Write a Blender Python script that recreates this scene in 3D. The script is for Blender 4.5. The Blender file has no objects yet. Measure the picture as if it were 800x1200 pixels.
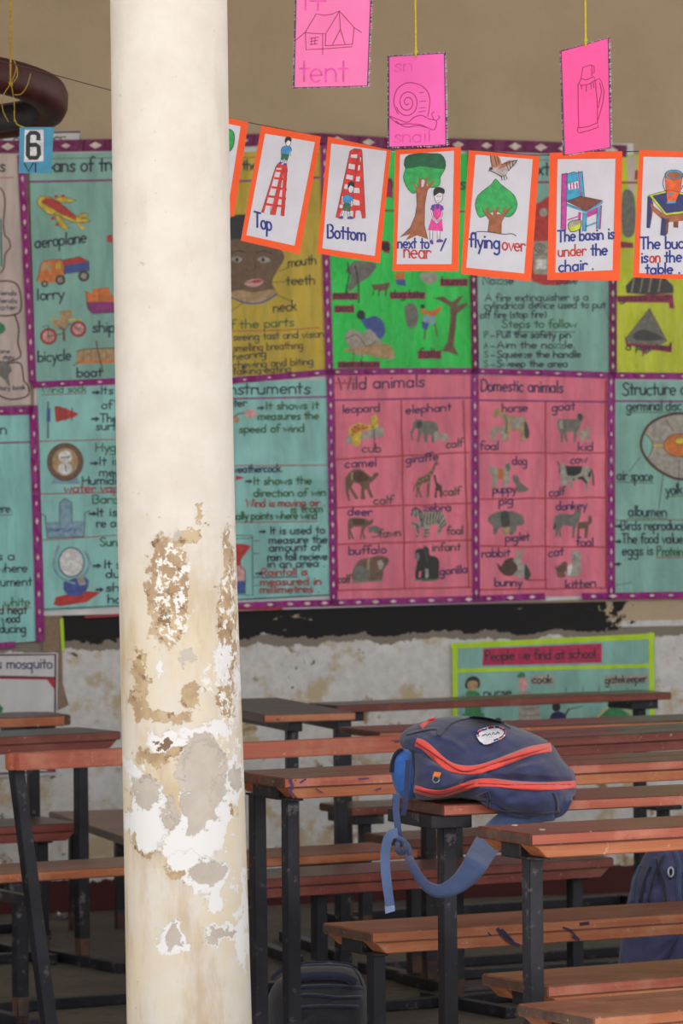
import bpy, bmesh, math, random
from mathutils import Vector, Matrix
from mathutils.geometry import tessellate_polygon
from mathutils.bvhtree import BVHTree
random.seed(7)
scene = bpy.context.scene
COL = scene.collection

# ------------------------------------------------------------------ camera
F = 5600.0          # focal length in pixels of the 800 x 1200 frame
EYE = 1.60          # eye height
HZ = 500.0          # row of the horizon
ROLL = 0.010
cd = bpy.data.cameras.new('camera')
cam = bpy.data.objects.new('camera', cd)
COL.objects.link(cam)
cam.location = (0, 0, EYE)
cam.rotation_euler = (Matrix.Rotation(math.pi / 2, 3, 'X') @ Matrix.Rotation(-ROLL, 3, 'Z')).to_euler()
cd.sensor_fit = 'VERTICAL'
cd.sensor_height = 36.0
cd.lens = F / 1200.0 * 36.0
cd.shift_y = -(600.0 - HZ) / 1200.0
cd.clip_start = 0.1
cd.clip_end = 200
cd.dof.use_dof = True
cd.dof.focus_distance = 10.7
cd.dof.aperture_fstop = 10.0
scene.camera = cam

# ------------------------------------------------------------------ daylight
world = bpy.data.worlds.new('sky')
scene.world = world
world.use_nodes = True
wn = world.node_tree.nodes
wl = world.node_tree.links
for n in list(wn):
    wn.remove(n)
w_out = wn.new('ShaderNodeOutputWorld')
w_bg = wn.new('ShaderNodeBackground')
w_bg.inputs[0].default_value = (0.97, 0.985, 1.0, 1)
w_bg.inputs[1].default_value = 1.0
wl.new(w_bg.outputs[0], w_out.inputs[0])

# high sun behind the building: it strikes only the open ground, which throws light in under the roof
sd = bpy.data.lights.new('sun', 'SUN')
sun = bpy.data.objects.new('sun', sd)
COL.objects.link(sun)
sun.location = (0, 30, 30)
sun.rotation_euler = (math.radians(-42), 0, 0)
sd.energy = 4.5
sd.angle = math.radians(2)
sd.color = (1.0, 0.96, 0.90)

scene.view_settings.view_transform = 'Standard'
scene.view_settings.look = 'None'
scene.view_settings.gamma = 1.0
scene.view_settings.use_curve_mapping = False
scene.view_settings.exposure = 0.68

# ------------------------------------------------------------------ pixel -> place
W0, WT = 16.07, 0.25      # the back wall stands at Y = W0 + WT * X


def unroll(x, y):
    a, b = x - 400.0, y - HZ
    return a - ROLL * b, b + ROLL * a


def P(x, y, d):
    a, b = unroll(x, y)
    return Vector((a * d / F, d, EYE - b * d / F))


def at_height(x, y, z):
    a, b = unroll(x, y)
    d = F * (EYE - z) / b
    return Vector((a * d / F, d, z))


def wall_plane(off):
    def f(x, y, l=0):
        a, b = unroll(x, y)
        d = (W0 - off - l * 0.0008) / (1 - WT * a / F)
        return Vector((a * d / F, d, EYE - b * d / F))
    return f


def card_plane(d0, t, xc):
    X0 = (xc - 400.0) * d0 / F
    def f(x, y, l=0):
        a, b = unroll(x, y)
        d = (d0 - t * X0 - l * 0.0006) / (1 - t * a / F)
        return Vector((a * d / F, d, EYE - b * d / F))
    return f


# ------------------------------------------------------------------ materials
def srgb(r, g, b):
    def c(v):
        v /= 255.0
        return v / 12.92 if v <= 0.04045 else ((v + 0.055) / 1.055) ** 2.4
    return (c(r), c(g), c(b), 1.0)


MATS = {}


def new_mat(name):
    m = bpy.data.materials.new(name)
    m.use_nodes = True
    nt = m.node_tree
    return m, nt, nt.nodes['Principled BSDF']


def coords(nt, scale=(1, 1, 1), kind='Object'):
    tc = nt.nodes.new('ShaderNodeTexCoord')
    mp = nt.nodes.new('ShaderNodeMapping')
    mp.inputs['Scale'].default_value = scale
    nt.links.new(tc.outputs[kind], mp.inputs['Vector'])
    return mp.outputs[0]


def noise(nt, vec, scale, detail=4, rough=0.55):
    n = nt.nodes.new('ShaderNodeTexNoise')
    n.inputs['Scale'].default_value = scale
    n.inputs['Detail'].default_value = detail
    n.inputs['Roughness'].default_value = rough
    nt.links.new(vec, n.inputs['Vector'])
    return n.outputs['Fac']


def ramp(nt, fac, lo, hi):
    r = nt.nodes.new('ShaderNodeMapRange')
    r.interpolation_type = 'SMOOTHSTEP'
    r.inputs['From Min'].default_value = lo
    r.inputs['From Max'].default_value = hi
    nt.links.new(fac, r.inputs['Value'])
    return r.outputs[0]


def mix(nt, fac, a, b):
    m = nt.nodes.new('ShaderNodeMix')
    m.data_type = 'RGBA'
    if isinstance(fac, (int, float)):
        m.inputs[0].default_value = fac
    else:
        nt.links.new(fac, m.inputs[0])
    for v, i in ((a, 6), (b, 7)):
        if isinstance(v, tuple):
            m.inputs[i].default_value = v
        else:
            nt.links.new(v, m.inputs[i])
    return m.outputs[2]


def math_node(nt, op, a, b=None):
    n = nt.nodes.new('ShaderNodeMath')
    n.operation = op
    for i, v in enumerate((a, b)):
        if v is None:
            continue
        if isinstance(v, (int, float)):
            n.inputs[i].default_value = v
        else:
            nt.links.new(v, n.inputs[i])
    return n.outputs[0]


def bump(nt, bs, height, strength, dist=0.01):
    b = nt.nodes.new('ShaderNodeBump')
    b.inputs['Strength'].default_value = strength
    b.inputs['Distance'].default_value = dist
    nt.links.new(height, b.inputs['Height'])
    nt.links.new(b.outputs[0], bs.inputs['Normal'])


def scale_col(c, k):
    return (min(1, c[0] * k), min(1, c[1] * k), min(1, c[2] * k), 1.0)


def plain(name, rgb, rough=0.6, var=0.12, sc=40, metal=0.0, spec=0.5):
    """a colour with a little mottling"""
    if name in MATS:
        return MATS[name]
    m, nt, bs = new_mat(name)
    c = srgb(*rgb)
    v = coords(nt)
    f = noise(nt, v, sc)
    col = mix(nt, ramp(nt, f, 0.3, 0.7), scale_col(c, 1 - var), scale_col(c, 1 + var))
    nt.links.new(col, bs.inputs['Base Color'])
    bs.inputs['Roughness'].default_value = rough
    bs.inputs['Metallic'].default_value = metal
    bs.inputs['Specular IOR Level'].default_value = spec
    MATS[name] = m
    return m


def film_paper(name, rgb, var=0.16, streak=(18, 18, 3)):
    """crayoned sheet behind clear plastic film with wrinkles"""
    if name in MATS:
        return MATS[name]
    m, nt, bs = new_mat(name)
    c = srgb(*rgb)
    v = coords(nt, streak)
    f = noise(nt, v, 1.0, 5, 0.6)
    v2 = coords(nt)
    f2 = noise(nt, v2, 5.0, 3)
    col = mix(nt, ramp(nt, f, 0.3, 0.7), scale_col(c, 1 - var), scale_col(c, 1 + var))
    col = mix(nt, ramp(nt, f2, 0.52, 0.75), col, scale_col(c, 1.22))
    nt.links.new(col, bs.inputs['Base Color'])
    bs.inputs['Roughness'].default_value = 0.7
    bs.inputs['Specular IOR Level'].default_value = 0.25
    bs.inputs['Coat Weight'].default_value = 0.7
    bs.inputs['Coat IOR'].default_value = 1.45
    bs.inputs['Coat Roughness'].default_value = 0.10
    f3 = noise(nt, coords(nt, (16, 16, 6)), 1.6, 4, 0.55)
    bb = nt.nodes.new('ShaderNodeBump')
    bb.inputs['Strength'].default_value = 1.0
    bb.inputs['Distance'].default_value = 0.05
    nt.links.new(f3, bb.inputs['Height'])
    nt.links.new(bb.outputs[0], bs.inputs['Coat Normal'])
    MATS[name] = m
    return m


def ink(name, rgb):
    if name in MATS:
        return MATS[name]
    m, nt, bs = new_mat(name)
    c = srgb(*rgb)
    f = noise(nt, coords(nt), 60, 3)
    col = mix(nt, ramp(nt, f, 0.35, 0.7), scale_col(c, 0.85), scale_col(c, 1.25))
    nt.links.new(col, bs.inputs['Base Color'])
    bs.inputs['Roughness'].default_value = 0.4
    MATS[name] = m
    return m


# ------------------------------------------------------------------ objects
def thing(name, label, cat, loc=(0, 0, 0), rz=0.0, group=None):
    o = bpy.data.objects.new(name, None)
    o.empty_display_size = 0.1
    COL.objects.link(o)
    o.location = loc
    o.rotation_euler = (0, 0, rz)
    o['label'] = label
    o['category'] = cat
    if group:
        o['group'] = group
    return o


def tag(o, label, cat, group=None):
    o['label'] = label
    o['category'] = cat
    if group:
        o['group'] = group
    return o


def build(name, bm, mats, parent=None, smooth=False, world_coords=False, recalc=True):
    if recalc:
        bmesh.ops.recalc_face_normals(bm, faces=bm.faces)
    if world_coords and parent is not None:
        root = parent
        off = Vector((0, 0, 0))
        inv = Matrix.Identity(4)
        p = parent
        chain = []
        while p is not None:
            chain.append(p)
            p = p.parent
        M = Matrix.Identity(4)
        for q in reversed(chain):
            M = M @ Matrix.LocRotScale(q.location, q.rotation_euler, q.scale)
        bm.transform(M.inverted())
    me = bpy.data.meshes.new(name)
    bm.to_mesh(me)
    bm.free()
    if not isinstance(mats, (list, tuple)):
        mats = [mats]
    for m in mats:
        me.materials.append(m)
    if smooth:
        for p in me.polygons:
            p.use_smooth = True
    o = bpy.data.objects.new(name, me)
    COL.objects.link(o)
    if parent is not None:
        o.parent = parent
    return o


def centre_origin(o, at):
    """move a top-level mesh's origin to a point of the place"""
    at = Vector(at)
    o.data.transform(Matrix.Translation(-at))
    o.location = at
    return o


def add_box(bm, x0, x1, y0, y1, z0, z1, mi=0, bev=0.0):
    vs = [bm.verts.new((x, y, z)) for z in (z0, z1) for y in (y0, y1) for x in (x0, x1)]
    fs = []
    for q in ((0, 2, 3, 1), (4, 5, 7, 6), (0, 1, 5, 4), (2, 6, 7, 3), (0, 4, 6, 2), (1, 3, 7, 5)):
        f = bm.faces.new([vs[i] for i in q])
        f.material_index = mi
        fs.append(f)
    if bev:
        es = list({e for f in fs for e in f.edges})
        bmesh.ops.bevel(bm, geom=es, offset=bev, segments=2, affect='EDGES', profile=0.6)
    return fs


def add_tube(bm, pts, r, seg=8, mi=0, flat=None, closed=False, up=None):
    """a tube along pts; r a number or a list; flat=(rx, ry) makes a strap"""
    pts = [Vector(p) for p in pts]
    n = len(pts)
    rings = []
    prev = None
    for i, p in enumerate(pts):
        if closed:
            t = pts[(i + 1) % n] - pts[i - 1]
        else:
            t = pts[min(i + 1, n - 1)] - pts[max(i - 1, 0)]
        t.normalize()
        if up is not None:
            a = Vector(up)
        elif prev is None:
            a = Vector((0, 0, 1)) if abs(t.z) < 0.9 else Vector((1, 0, 0))
        else:
            a = prev
        s = (a - t * a.dot(t)).normalized()
        prev = s
        q = t.cross(s)
        rr = r[i] if isinstance(r, (list, tuple)) else r
        ring = []
        for k in range(seg):
            th = 2 * math.pi * (k + 0.5) / seg
            if flat:
                fx = flat[i] if isinstance(flat, list) else flat
                ring.append(bm.verts.new(p + s * (fx[0] * math.cos(th)) + q * (fx[1] * math.sin(th))))
            else:
                ring.append(bm.verts.new(p + (s * math.cos(th) + q * math.sin(th)) * rr))
        rings.append(ring)
    m = n if closed else n - 1
    for i in range(m):
        A, B = rings[i], rings[(i + 1) % n]
        for k in range(seg):
            f = bm.faces.new((A[k], A[(k + 1) % seg], B[(k + 1) % seg], B[k]))
            f.material_index = mi
            f.smooth = True
    if not closed:
        for ring in (rings[0], rings[-1]):
            f = bm.faces.new(ring)
            f.material_index = mi
    return rings


def spline(pts, n=6, closed=False):
    """Catmull-Rom through tuples of any length"""
    out = []
    N = len(pts)
    rng = range(N if closed else N - 1)
    for i in rng:
        if closed:
            p0, p1, p2, p3 = pts[i - 1], pts[i], pts[(i + 1) % N], pts[(i + 2) % N]
        else:
            p0, p1, p2, p3 = pts[max(i - 1, 0)], pts[i], pts[i + 1], pts[min(i + 2, N - 1)]
        for k in range(n):
            t = k / n
            out.append(tuple(0.5 * ((2 * b) + (-a + c) * t + (2 * a - 5 * b + 4 * c - d) * t * t +
                                    (-a + 3 * b - 3 * c + d) * t ** 3) for a, b, c, d in zip(p0, p1, p2, p3)))
    if not closed:
        out.append(tuple(pts[-1]))
    return out


# ------------------------------------------------------------------ hand lettering: one pen stroke per line
def arc(cx, cy, rx, ry, a0, a1, n=9):
    return [(cx + rx * math.cos(math.radians(a0 + (a1 - a0) * k / n)),
             cy + ry * math.sin(math.radians(a0 + (a1 - a0) * k / n))) for k in range(n + 1)]


RING = arc(.47, .5, .4, .5, 20, 380, 14)
GL = {
    'a': (1.1, [RING, [(.87, 1), (.87, 0)]]),
    'b': (1.05, [[(.1, 1.85), (.1, 0)], arc(.5, .5, .4, .5, 180, 540, 14)]),
    'c': (.95, [arc(.5, .5, .42, .5, 50, 310, 10)]),
    'd': (1.1, [RING, [(.87, 1.85), (.87, 0)]]),
    'e': (1.05, [[(.08, .52), (.9, .52)] + arc(.5, .5, .41, .5, 0, 310, 11)]),
    'f': (.75, [arc(.6, 1.5, .3, .38, 30, 180, 5) + [(.3, 0)], [(.02, 1), (.65, 1)]]),
    'g': (1.1, [RING, [(.87, 1), (.87, -.4)] + arc(.47, -.42, .4, .38, 0, -150, 6)]),
    'h': (1.05, [[(.1, 1.85), (.1, 0)], arc(.48, .58, .38, .42, 180, 0, 7) + [(.86, 0)]]),
    'i': (.4, [[(.18, 1), (.18, 0)], [(.18, 1.42), (.18, 1.52)]]),
    'k': (.95, [[(.1, 1.85), (.1, 0)], [(.75, 1), (.12, .42)], [(.32, .6), (.8, 0)]]),
    'l': (.4, [[(.18, 1.85), (.18, 0)]]),
    'm': (1.5, [[(.1, 1), (.1, 0)], arc(.4, .65, .3, .35, 180, 0, 6) + [(.7, 0)], arc(1.0, .65, .3, .35, 180, 0, 6) + [(1.3, 0)]]),
    'n': (1.05, [[(.1, 1), (.1, 0)], arc(.48, .58, .38, .42, 180, 0, 7) + [(.86, 0)]]),
    'o': (1.0, [RING]),
    'p': (1.05, [[(.1, 1), (.1, -.8)], arc(.5, .5, .4, .5, 180, 540, 14)]),
    'q': (1.1, [RING, [(.87, 1), (.87, -.8)]]),
    'r': (.75, [[(.1, 1), (.1, 0)], arc(.45, .6, .35, .4, 180, 35, 6)]),
    's': (.85, [spline([(.75, .84), (.45, 1), (.15, .78), (.42, .52), (.72, .26), (.42, 0), (.08, .14)], 3)]),
    't': (.75, [[(.35, 1.6), (.35, 0)], [(.02, 1), (.68, 1)]]),
    'u': (1.05, [[(.1, 1)] + arc(.47, .42, .37, .42, 180, 360, 7) + [(.84, 1)], [(.84, .5), (.84, 0)]]),
    'v': (.9, [[(.05, 1), (.43, 0), (.82, 1)]]),
    'w': (1.3, [[(.05, 1), (.33, 0), (.62, .85), (.92, 0), (1.2, 1)]]),
    'x': (.9, [[(.08, 1), (.8, 0)], [(.8, 1), (.08, 0)]]),
    'y': (.95, [[(.08, 1), (.45, .05)], [(.85, 1), (.25, -.8)]]),
    'z': (.9, [[(.08, 1), (.8, 1), (.08, 0), (.82, 0)]]),
    'A': (1.4, [[(.05, 0), (.65, 1.8), (1.25, 0)], [(.28, .65), (1.02, .65)]]),
    'B': (1.15, [[(.1, 0), (.1, 1.8)] + arc(.5, 1.38, .42, .42, 90, -90, 6) + arc(.5, .48, .5, .48, 90, -90, 6) + [(.1, 0)]]),
    'C': (1.25, [arc(.7, .9, .6, .9, 50, 310, 11)]),
    'D': (1.3, [[(.1, 0), (.1, 1.8)] + arc(.35, .9, .8, .9, 90, -90, 9) + [(.1, 0)]]),
    'E': (1.1, [[(.95, 1.8), (.1, 1.8), (.1, 0), (.95, 0)], [(.1, .95), (.8, .95)]]),
    'F': (1.05, [[(.95, 1.8), (.1, 1.8), (.1, 0)], [(.1, .95), (.8, .95)]]),
    'G': (1.4, [arc(.7, .9, .6, .9, 50, 345, 11) + [(1.3, .8), (.8, .8)]]),
    'H': (1.25, [[(.1, 1.8), (.1, 0)], [(1.1, 1.8), (1.1, 0)], [(.1, .95), (1.1, .95)]]),
    'I': (.4, [[(.18, 1.8), (.18, 0)]]),
    'M': (1.55, [[(.1, 0), (.15, 1.8), (.75, .5), (1.35, 1.8), (1.4, 0)]]),
    'N': (1.3, [[(.1, 0), (.1, 1.8), (1.1, 0), (1.1, 1.8)]]),
    'O': (1.4, [arc(.7, .9, .6, .9, 0, 360, 16)]),
    'P': (1.1, [[(.1, 0), (.1, 1.8)] + arc(.5, 1.35, .45, .45, 90, -90, 7) + [(.1, .9)]]),
    'R': (1.15, [[(.1, 0), (.1, 1.8)] + arc(.5, 1.35, .45, .45, 90, -90, 7) + [(.1, .9)], [(.45, .9), (1.0, 0)]]),
    'S': (1.1, [spline([(.98, 1.55), (.6, 1.8), (.15, 1.5), (.4, 1.0), (.9, .6), (.85, .12), (.4, 0), (.05, .25)], 3)]),
    'T': (1.2, [[(.02, 1.8), (1.12, 1.8)], [(.57, 1.8), (.57, 0)]]),
    'V': (1.2, [[(.05, 1.8), (.55, 0), (1.1, 1.8)]]),
    'W': (1.7, [[(.05, 1.8), (.45, 0), (.82, 1.4), (1.2, 0), (1.6, 1.8)]]),
    '.': (.4, [[(.15, .02), (.22, .08)]]),
    ',': (.4, [[(.2, .1), (.1, -.25)]]),
    '-': (.8, [[(.1, .5), (.7, .5)]]),
    '/': (.6, [[(.0, -.3), (.5, 1.3)]]),
    '(': (.5, [arc(.5, .7, .4, 1.0, 120, 240, 6)]),
    ')': (.5, [arc(0, .7, .4, 1.0, 60, -60, 6)]),
    ' ': (.65, []),
}


class Draw:
    """flat ink and paint on a sheet: polygons and pen strokes in one mesh"""
    def __init__(self, plane):
        self.bm = bmesh.new()
        self.plane = plane
        self.mats = []
        self.l = 1.0

    def mi(self, m):
        if m not in self.mats:
            self.mats.append(m)
        return self.mats.index(m)

    def poly(self, pts, m, layer=None, smooth=0):
        if smooth:
            pts = spline(pts, smooth, True)
        l = self.l if layer is None else layer
        self.l += 0.02
        vs = [self.bm.verts.new(self.plane(x, y, l)) for x, y in pts]
        k = self.mi(m)
        for t in tessellate_polygon([[Vector((x, y, 0)) for x, y in pts]]):
            if len(set(t)) < 3:
                continue
            try:
                f = self.bm.faces.new([vs[i] for i in t])
                f.material_index = k
            except ValueError:
                pass

    def stroke(self, pts, w, m, layer=None, closed=False, smooth=0):
        if smooth:
            pts = spline(pts, smooth, closed)
        q = [pts[0]]
        for p in pts[1:]:
            if abs(p[0] - q[-1][0]) + abs(p[1] - q[-1][1]) > 1e-4:
                q.append(p)
        pts = q
        if len(pts) < 2:
            return
        if closed:
            pts = list(pts) + [pts[0]]
        l = self.l if layer is None else layer
        self.l += 0.01
        k = self.mi(m)
        h = w / 2.0
        n = len(pts)
        L, R = [], []
        for i, (x, y) in enumerate(pts):
            x0, y0 = pts[max(i - 1, 0)]
            x1, y1 = pts[min(i + 1, n - 1)]
            if closed and i in (0, n - 1):
                x0, y0 = pts[-2]
                x1, y1 = pts[1]
            dx, dy = x1 - x0, y1 - y0
            d = math.hypot(dx, dy) or 1.0
            nx, ny = -dy / d * h, dx / d * h
            ex, ey = 0, 0
            if not closed and i == 0:
                ex, ey = -dx / d * h * .6, -dy / d * h * .6
            if not closed and i == n - 1:
                ex, ey = dx / d * h * .6, dy / d * h * .6
            L.append(self.bm.verts.new(self.plane(x + nx + ex, y + ny + ey, l)))
            R.append(self.bm.verts.new(self.plane(x - nx + ex, y - ny + ey, l)))
        for i in range(n - 1):
            f = self.bm.faces.new((L[i], L[i + 1], R[i + 1], R[i]))
            f.material_index = k

    def text(self, s, x0, x1, y0, y1, xh, m, w, layer=None):
        """letters from x0 to x1 on a baseline from y0 to y1, x-height xh"""
        tot = sum(GL[c][0] for c in s) or 1
        k = (x1 - x0) / tot
        x = 0.0
        sl = (y1 - y0) / (x1 - x0)
        l0 = self.l if layer is None else layer
        for c in s:
            a, st = GL[c]
            jx = random.uniform(-.04, .04)
            jy = random.uniform(-.05, .05) * xh
            for line in st:
                self.stroke([(x0 + (x + px + jx) * k, y0 + sl * (x + px) * k - py * xh + jy) for px, py in line], w, m, l0)
                l0 += 0.003
            x += a

    def line(self, x0, y0, x1, y1, w, m, wob=0.0, layer=None):
        n = max(2, int(math.hypot(x1 - x0, y1 - y0) / 14))
        pts = [(x0 + (x1 - x0) * i / n + random.uniform(-wob, wob), y0 + (y1 - y0) * i / n + random.uniform(-wob, wob)) for i in range(n + 1)]
        self.stroke(pts, w, m, layer)

    def done(self, name, parent=None):
        return build(name, self.bm, self.mats, parent, world_coords=True, recalc=False)


def sheet_mesh(plane, pts, thick, nx=1):
    """a flat sheet with a thickness; the outline is in pixels, the plane places it"""
    bm = bmesh.new()
    fr = [bm.verts.new(plane(x, y, 0)) for x, y in pts]
    bk = [bm.verts.new(plane(x, y, 0) + Vector((0, thick, 0))) for x, y in pts]
    tris = tessellate_polygon([[Vector((x, y, 0)) for x, y in pts]])
    for t in tris:
        bm.faces.new([fr[i] for i in t])
        bm.faces.new([bk[i] for i in reversed(t)])
    n = len(pts)
    for i in range(n):
        j = (i + 1) % n
        bm.faces.new((fr[i], bk[i], bk[j], fr[j]))
    return bm


def zc(ox, oy, sc):
    """points read off an enlargement that starts at (ox, oy) and is sc times larger"""
    def f(*pts):
        return [(ox + x / sc, oy + y / sc) for x, y in pts]
    return f
# ================================================================== the room
CEIL = 4.6  # unseen ceiling, raised to let more daylight reach the back wall
def structure(name, bm, m, smooth=False):
    o = build(name, bm, m, smooth=smooth)
    o['kind'] = 'structure'
    return o


# floor: worn grey cement
m_floor, nt, bs = new_mat('worn cement floor')
v = coords(nt)
f1 = noise(nt, v, 2.5, 6, 0.6)
f2 = noise(nt, v, 22, 5, 0.65)
c = mix(nt, ramp(nt, f1, 0.35, 0.65), srgb(82, 76, 70), srgb(104, 97, 88))
c = mix(nt, ramp(nt, f2, 0.5, 0.75), c, srgb(60, 56, 52))
nt.links.new(c, bs.inputs['Base Color'])
bs.inputs['Roughness'].default_value = 0.75
bump(nt, bs, f2, 0.3, 0.004)
bm = bmesh.new()
add_box(bm, -7, 7, 9.2, 20, -0.25, 0.0)
structure('floor', bm, m_floor)

# bare earth outside the veranda
m_earth, nt, bs = new_mat('pale bare earth')
f1 = noise(nt, coords(nt), 1.2, 6)
c = mix(nt, ramp(nt, f1, 0.3, 0.7), srgb(168, 156, 140), srgb(192, 180, 164))
nt.links.new(c, bs.inputs['Base Color'])
bs.inputs['Roughness'].default_value = 0.95
bm = bmesh.new()
add_box(bm, -40, 40, -40, 9.2, -0.3, -0.12)
structure('ground', bm, m_earth)

# back wall: brown plaster above, peeling whitewash below, a worn black band between
m_wall, nt, bs = new_mat('painted plaster wall')
tc = nt.nodes.new('ShaderNodeTexCoord')
sep = nt.nodes.new('ShaderNodeSeparateXYZ')
nt.links.new(tc.outputs['Object'], sep.inputs[0])
v = coords(nt)
zz = sep.outputs[2]
n_edge = noise(nt, v, 9, 5, 0.65)
n_big = noise(nt, v, 2.4, 5, 0.6)
n_mid = noise(nt, v, 7, 6, 0.65)
n_fine = noise(nt, v, 30, 5, 0.6)
zj = math_node(nt, 'ADD', zz, math_node(nt, 'MULTIPLY', math_node(nt, 'SUBTRACT', n_edge, 0.5), 0.10))
upper = mix(nt, ramp(nt, n_big, 0.3, 0.7), srgb(180, 160, 132), srgb(192, 172, 144))
upper = mix(nt, ramp(nt, n_mid, 0.64, 0.8), upper, srgb(164, 138, 108))
lower = mix(nt, ramp(nt, n_fine, 0.3, 0.7), srgb(206, 204, 204), srgb(224, 222, 220))
lower = mix(nt, ramp(nt, n_mid, 0.50, 0.62), lower, srgb(196, 178, 146))
lower = mix(nt, ramp(nt, n_edge, 0.58, 0.68), lower, srgb(150, 122, 84))
lower = mix(nt, ramp(nt, noise(nt, v, 16, 4, 0.6), 0.66, 0.71), lower, srgb(96, 88, 80))
lower = mix(nt, ramp(nt, noise(nt, v, 4.3, 4, 0.6), 0.58, 0.66), lower, srgb(226, 226, 228))
above = ramp(nt, zz, 0.925, 0.93)
col = mix(nt, above, lower, upper)
# cement ledge line under the band, then the band itself
ledge = math_node(nt, 'MULTIPLY', ramp(nt, zj, 0.868, 0.874), math_node(nt, 'SUBTRACT', 1.0, ramp(nt, zz, 0.905, 0.91)))
col = mix(nt, ledge, col, srgb(138, 128, 116))
nb = noise(nt, coords(nt, (1, 1, 2)), 6, 6, 0.7)
band = math_node(nt, 'MULTIPLY', ramp(nt, zj, 0.893, 0.898), math_node(nt, 'SUBTRACT', 1.0, ramp(nt, zz, 0.993, 0.997)))
xs = sep.outputs[0]
endm = math_node(nt, 'MULTIPLY', ramp(nt, xs, -0.935, -0.93), math_node(nt, 'SUBTRACT', 1.0, ramp(nt, math_node(nt, 'ADD', xs, math_node(nt, 'MULTIPLY', math_node(nt, 'SUBTRACT', n_edge, 0.5), 0.6)), 0.93, 0.95)))
band = math_node(nt, 'MULTIPLY', band, endm)
band = math_node(nt, 'MULTIPLY', band, math_node(nt, 'SUBTRACT', 1.0, ramp(nt, nb, 0.64, 0.67)))
col = mix(nt, band, col, srgb(26, 25, 26))
# dark red skirting paint at the foot of the wall
sk = math_node(nt, 'SUBTRACT', 1.0, ramp(nt, zj, 0.10, 0.106))
col = mix(nt, sk, col, srgb(74, 26, 26))
nt.links.new(col, bs.inputs['Base Color'])
bs.inputs['Roughness'].default_value = 0.8
bump(nt, bs, math_node(nt, 'ADD', n_mid, n_fine), 0.35, 0.006)
bm = bmesh.new()
wx0, wx1 = -4.6, 4.6
v8 = []
for zv in (-0.02, CEIL):
    for (xv, off) in ((wx0, 0), (wx1, 0), (wx1, 0.25), (wx0, 0.25)):
        v8.append(bm.verts.new((xv, W0 + WT * xv + off, zv)))
for q in ((0, 1, 5, 4), (1, 2, 6, 5), (2, 3, 7, 6), (3, 0, 4, 7), (4, 5, 6, 7), (3, 2, 1, 0)):
    bm.faces.new([v8[i] for i in q])
structure('wall_back', bm, m_wall)

m_side, nt, bs = new_mat('plaster side wall')
v = coords(nt)
c = mix(nt, ramp(nt, noise(nt, v, 3, 5), 0.3, 0.7), srgb(206, 196, 180), srgb(220, 212, 198))
nt.links.new(c, bs.inputs['Base Color'])
bs.inputs['Roughness'].default_value = 0.85
# unseen side walls: left kept solid and dark, right opened into bays for light
bm = bmesh.new()
add_box(bm, -4.75, -4.5, 10.6, 17.6, -0.02, CEIL)
structure('wall_left', bm, plain('brown plaster', (150, 130, 104), 0.85, 0.1, 4))
bm = bmesh.new()
add_box(bm, 4.5, 4.75, 10.6, 17.6, -0.02, 0.9)
for y in (10.6, 13.2, 15.4):
    add_box(bm, 4.5, 4.75, y, y + 0.3, 0.9, CEIL)
structure('wall_right', bm, m_side)
m_ceil = plain('whitewashed ceiling boards', (214, 206, 194), 0.9, 0.06, 3)
bm = bmesh.new()
add_box(bm, -5.6, 5.6, 9.1, 18.2, CEIL, CEIL + 0.15)
structure('ceiling', bm, m_ceil)
bm = bmesh.new()
add_box(bm, -5.4, 5.4, 10.02, 10.4, CEIL - 0.28, CEIL, 0, 0.01)
o = structure('trim_1', bm, m_side)

# ------------------------------------------------------------------ the pillar
m_pil, nt, bs = new_mat('peeling cream paint on round pillar')
DP = 10.2
tc = nt.nodes.new('ShaderNodeTexCoord')
vo = tc.outputs['Object']
nz = nt.nodes.new('ShaderNodeTexNoise')
nz.inputs['Scale'].default_value = 26
nz.inputs['Detail'].default_value = 6
nz.inputs['Roughness'].default_value = 0.68
nt.links.new(vo, nz.inputs['Vector'])
vm = nt.nodes.new('ShaderNodeVectorMath'); vm.operation = 'SUBTRACT'
nt.links.new(nz.outputs['Color'], vm.inputs[0]); vm.inputs[1].default_value = (.5, .5, .5)
vs_ = nt.nodes.new('ShaderNodeVectorMath'); vs_.operation = 'SCALE'
nt.links.new(vm.outputs[0], vs_.inputs[0]); vs_.inputs['Scale'].default_value = 0.10
va = nt.nodes.new('ShaderNodeVectorMath'); va.operation = 'ADD'
nt.links.new(vo, va.inputs[0]); nt.links.new(vs_.outputs[0], va.inputs[1])
PIL0 = P(206, 600, DP)


def blobs(lst, lo=0.94, hi=1.04):
    acc = None
    for (x, y, rx, ry) in lst:
        c3 = P(x, y, DP)
        s1 = nt.nodes.new('ShaderNodeVectorMath'); s1.operation = 'SUBTRACT'
        nt.links.new(va.outputs[0], s1.inputs[0])
        s1.inputs[1].default_value = (c3.x - PIL0.x, 0, c3.z)
        s2 = nt.nodes.new('ShaderNodeVectorMath'); s2.operation = 'MULTIPLY'
        nt.links.new(s1.outputs[0], s2.inputs[0])
        k = F / DP
        s2.inputs[1].default_value = (k / rx, 0, k / ry)
        s3 = nt.nodes.new('ShaderNodeVectorMath'); s3.operation = 'LENGTH'
        nt.links.new(s2.outputs[0], s3.inputs[0])
        acc = s3.outputs['Value'] if acc is None else math_node(nt, 'MINIMUM', acc, s3.outputs['Value'])
    return math_node(nt, 'SUBTRACT', 1.0, ramp(nt, acc, lo, hi))


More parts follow.
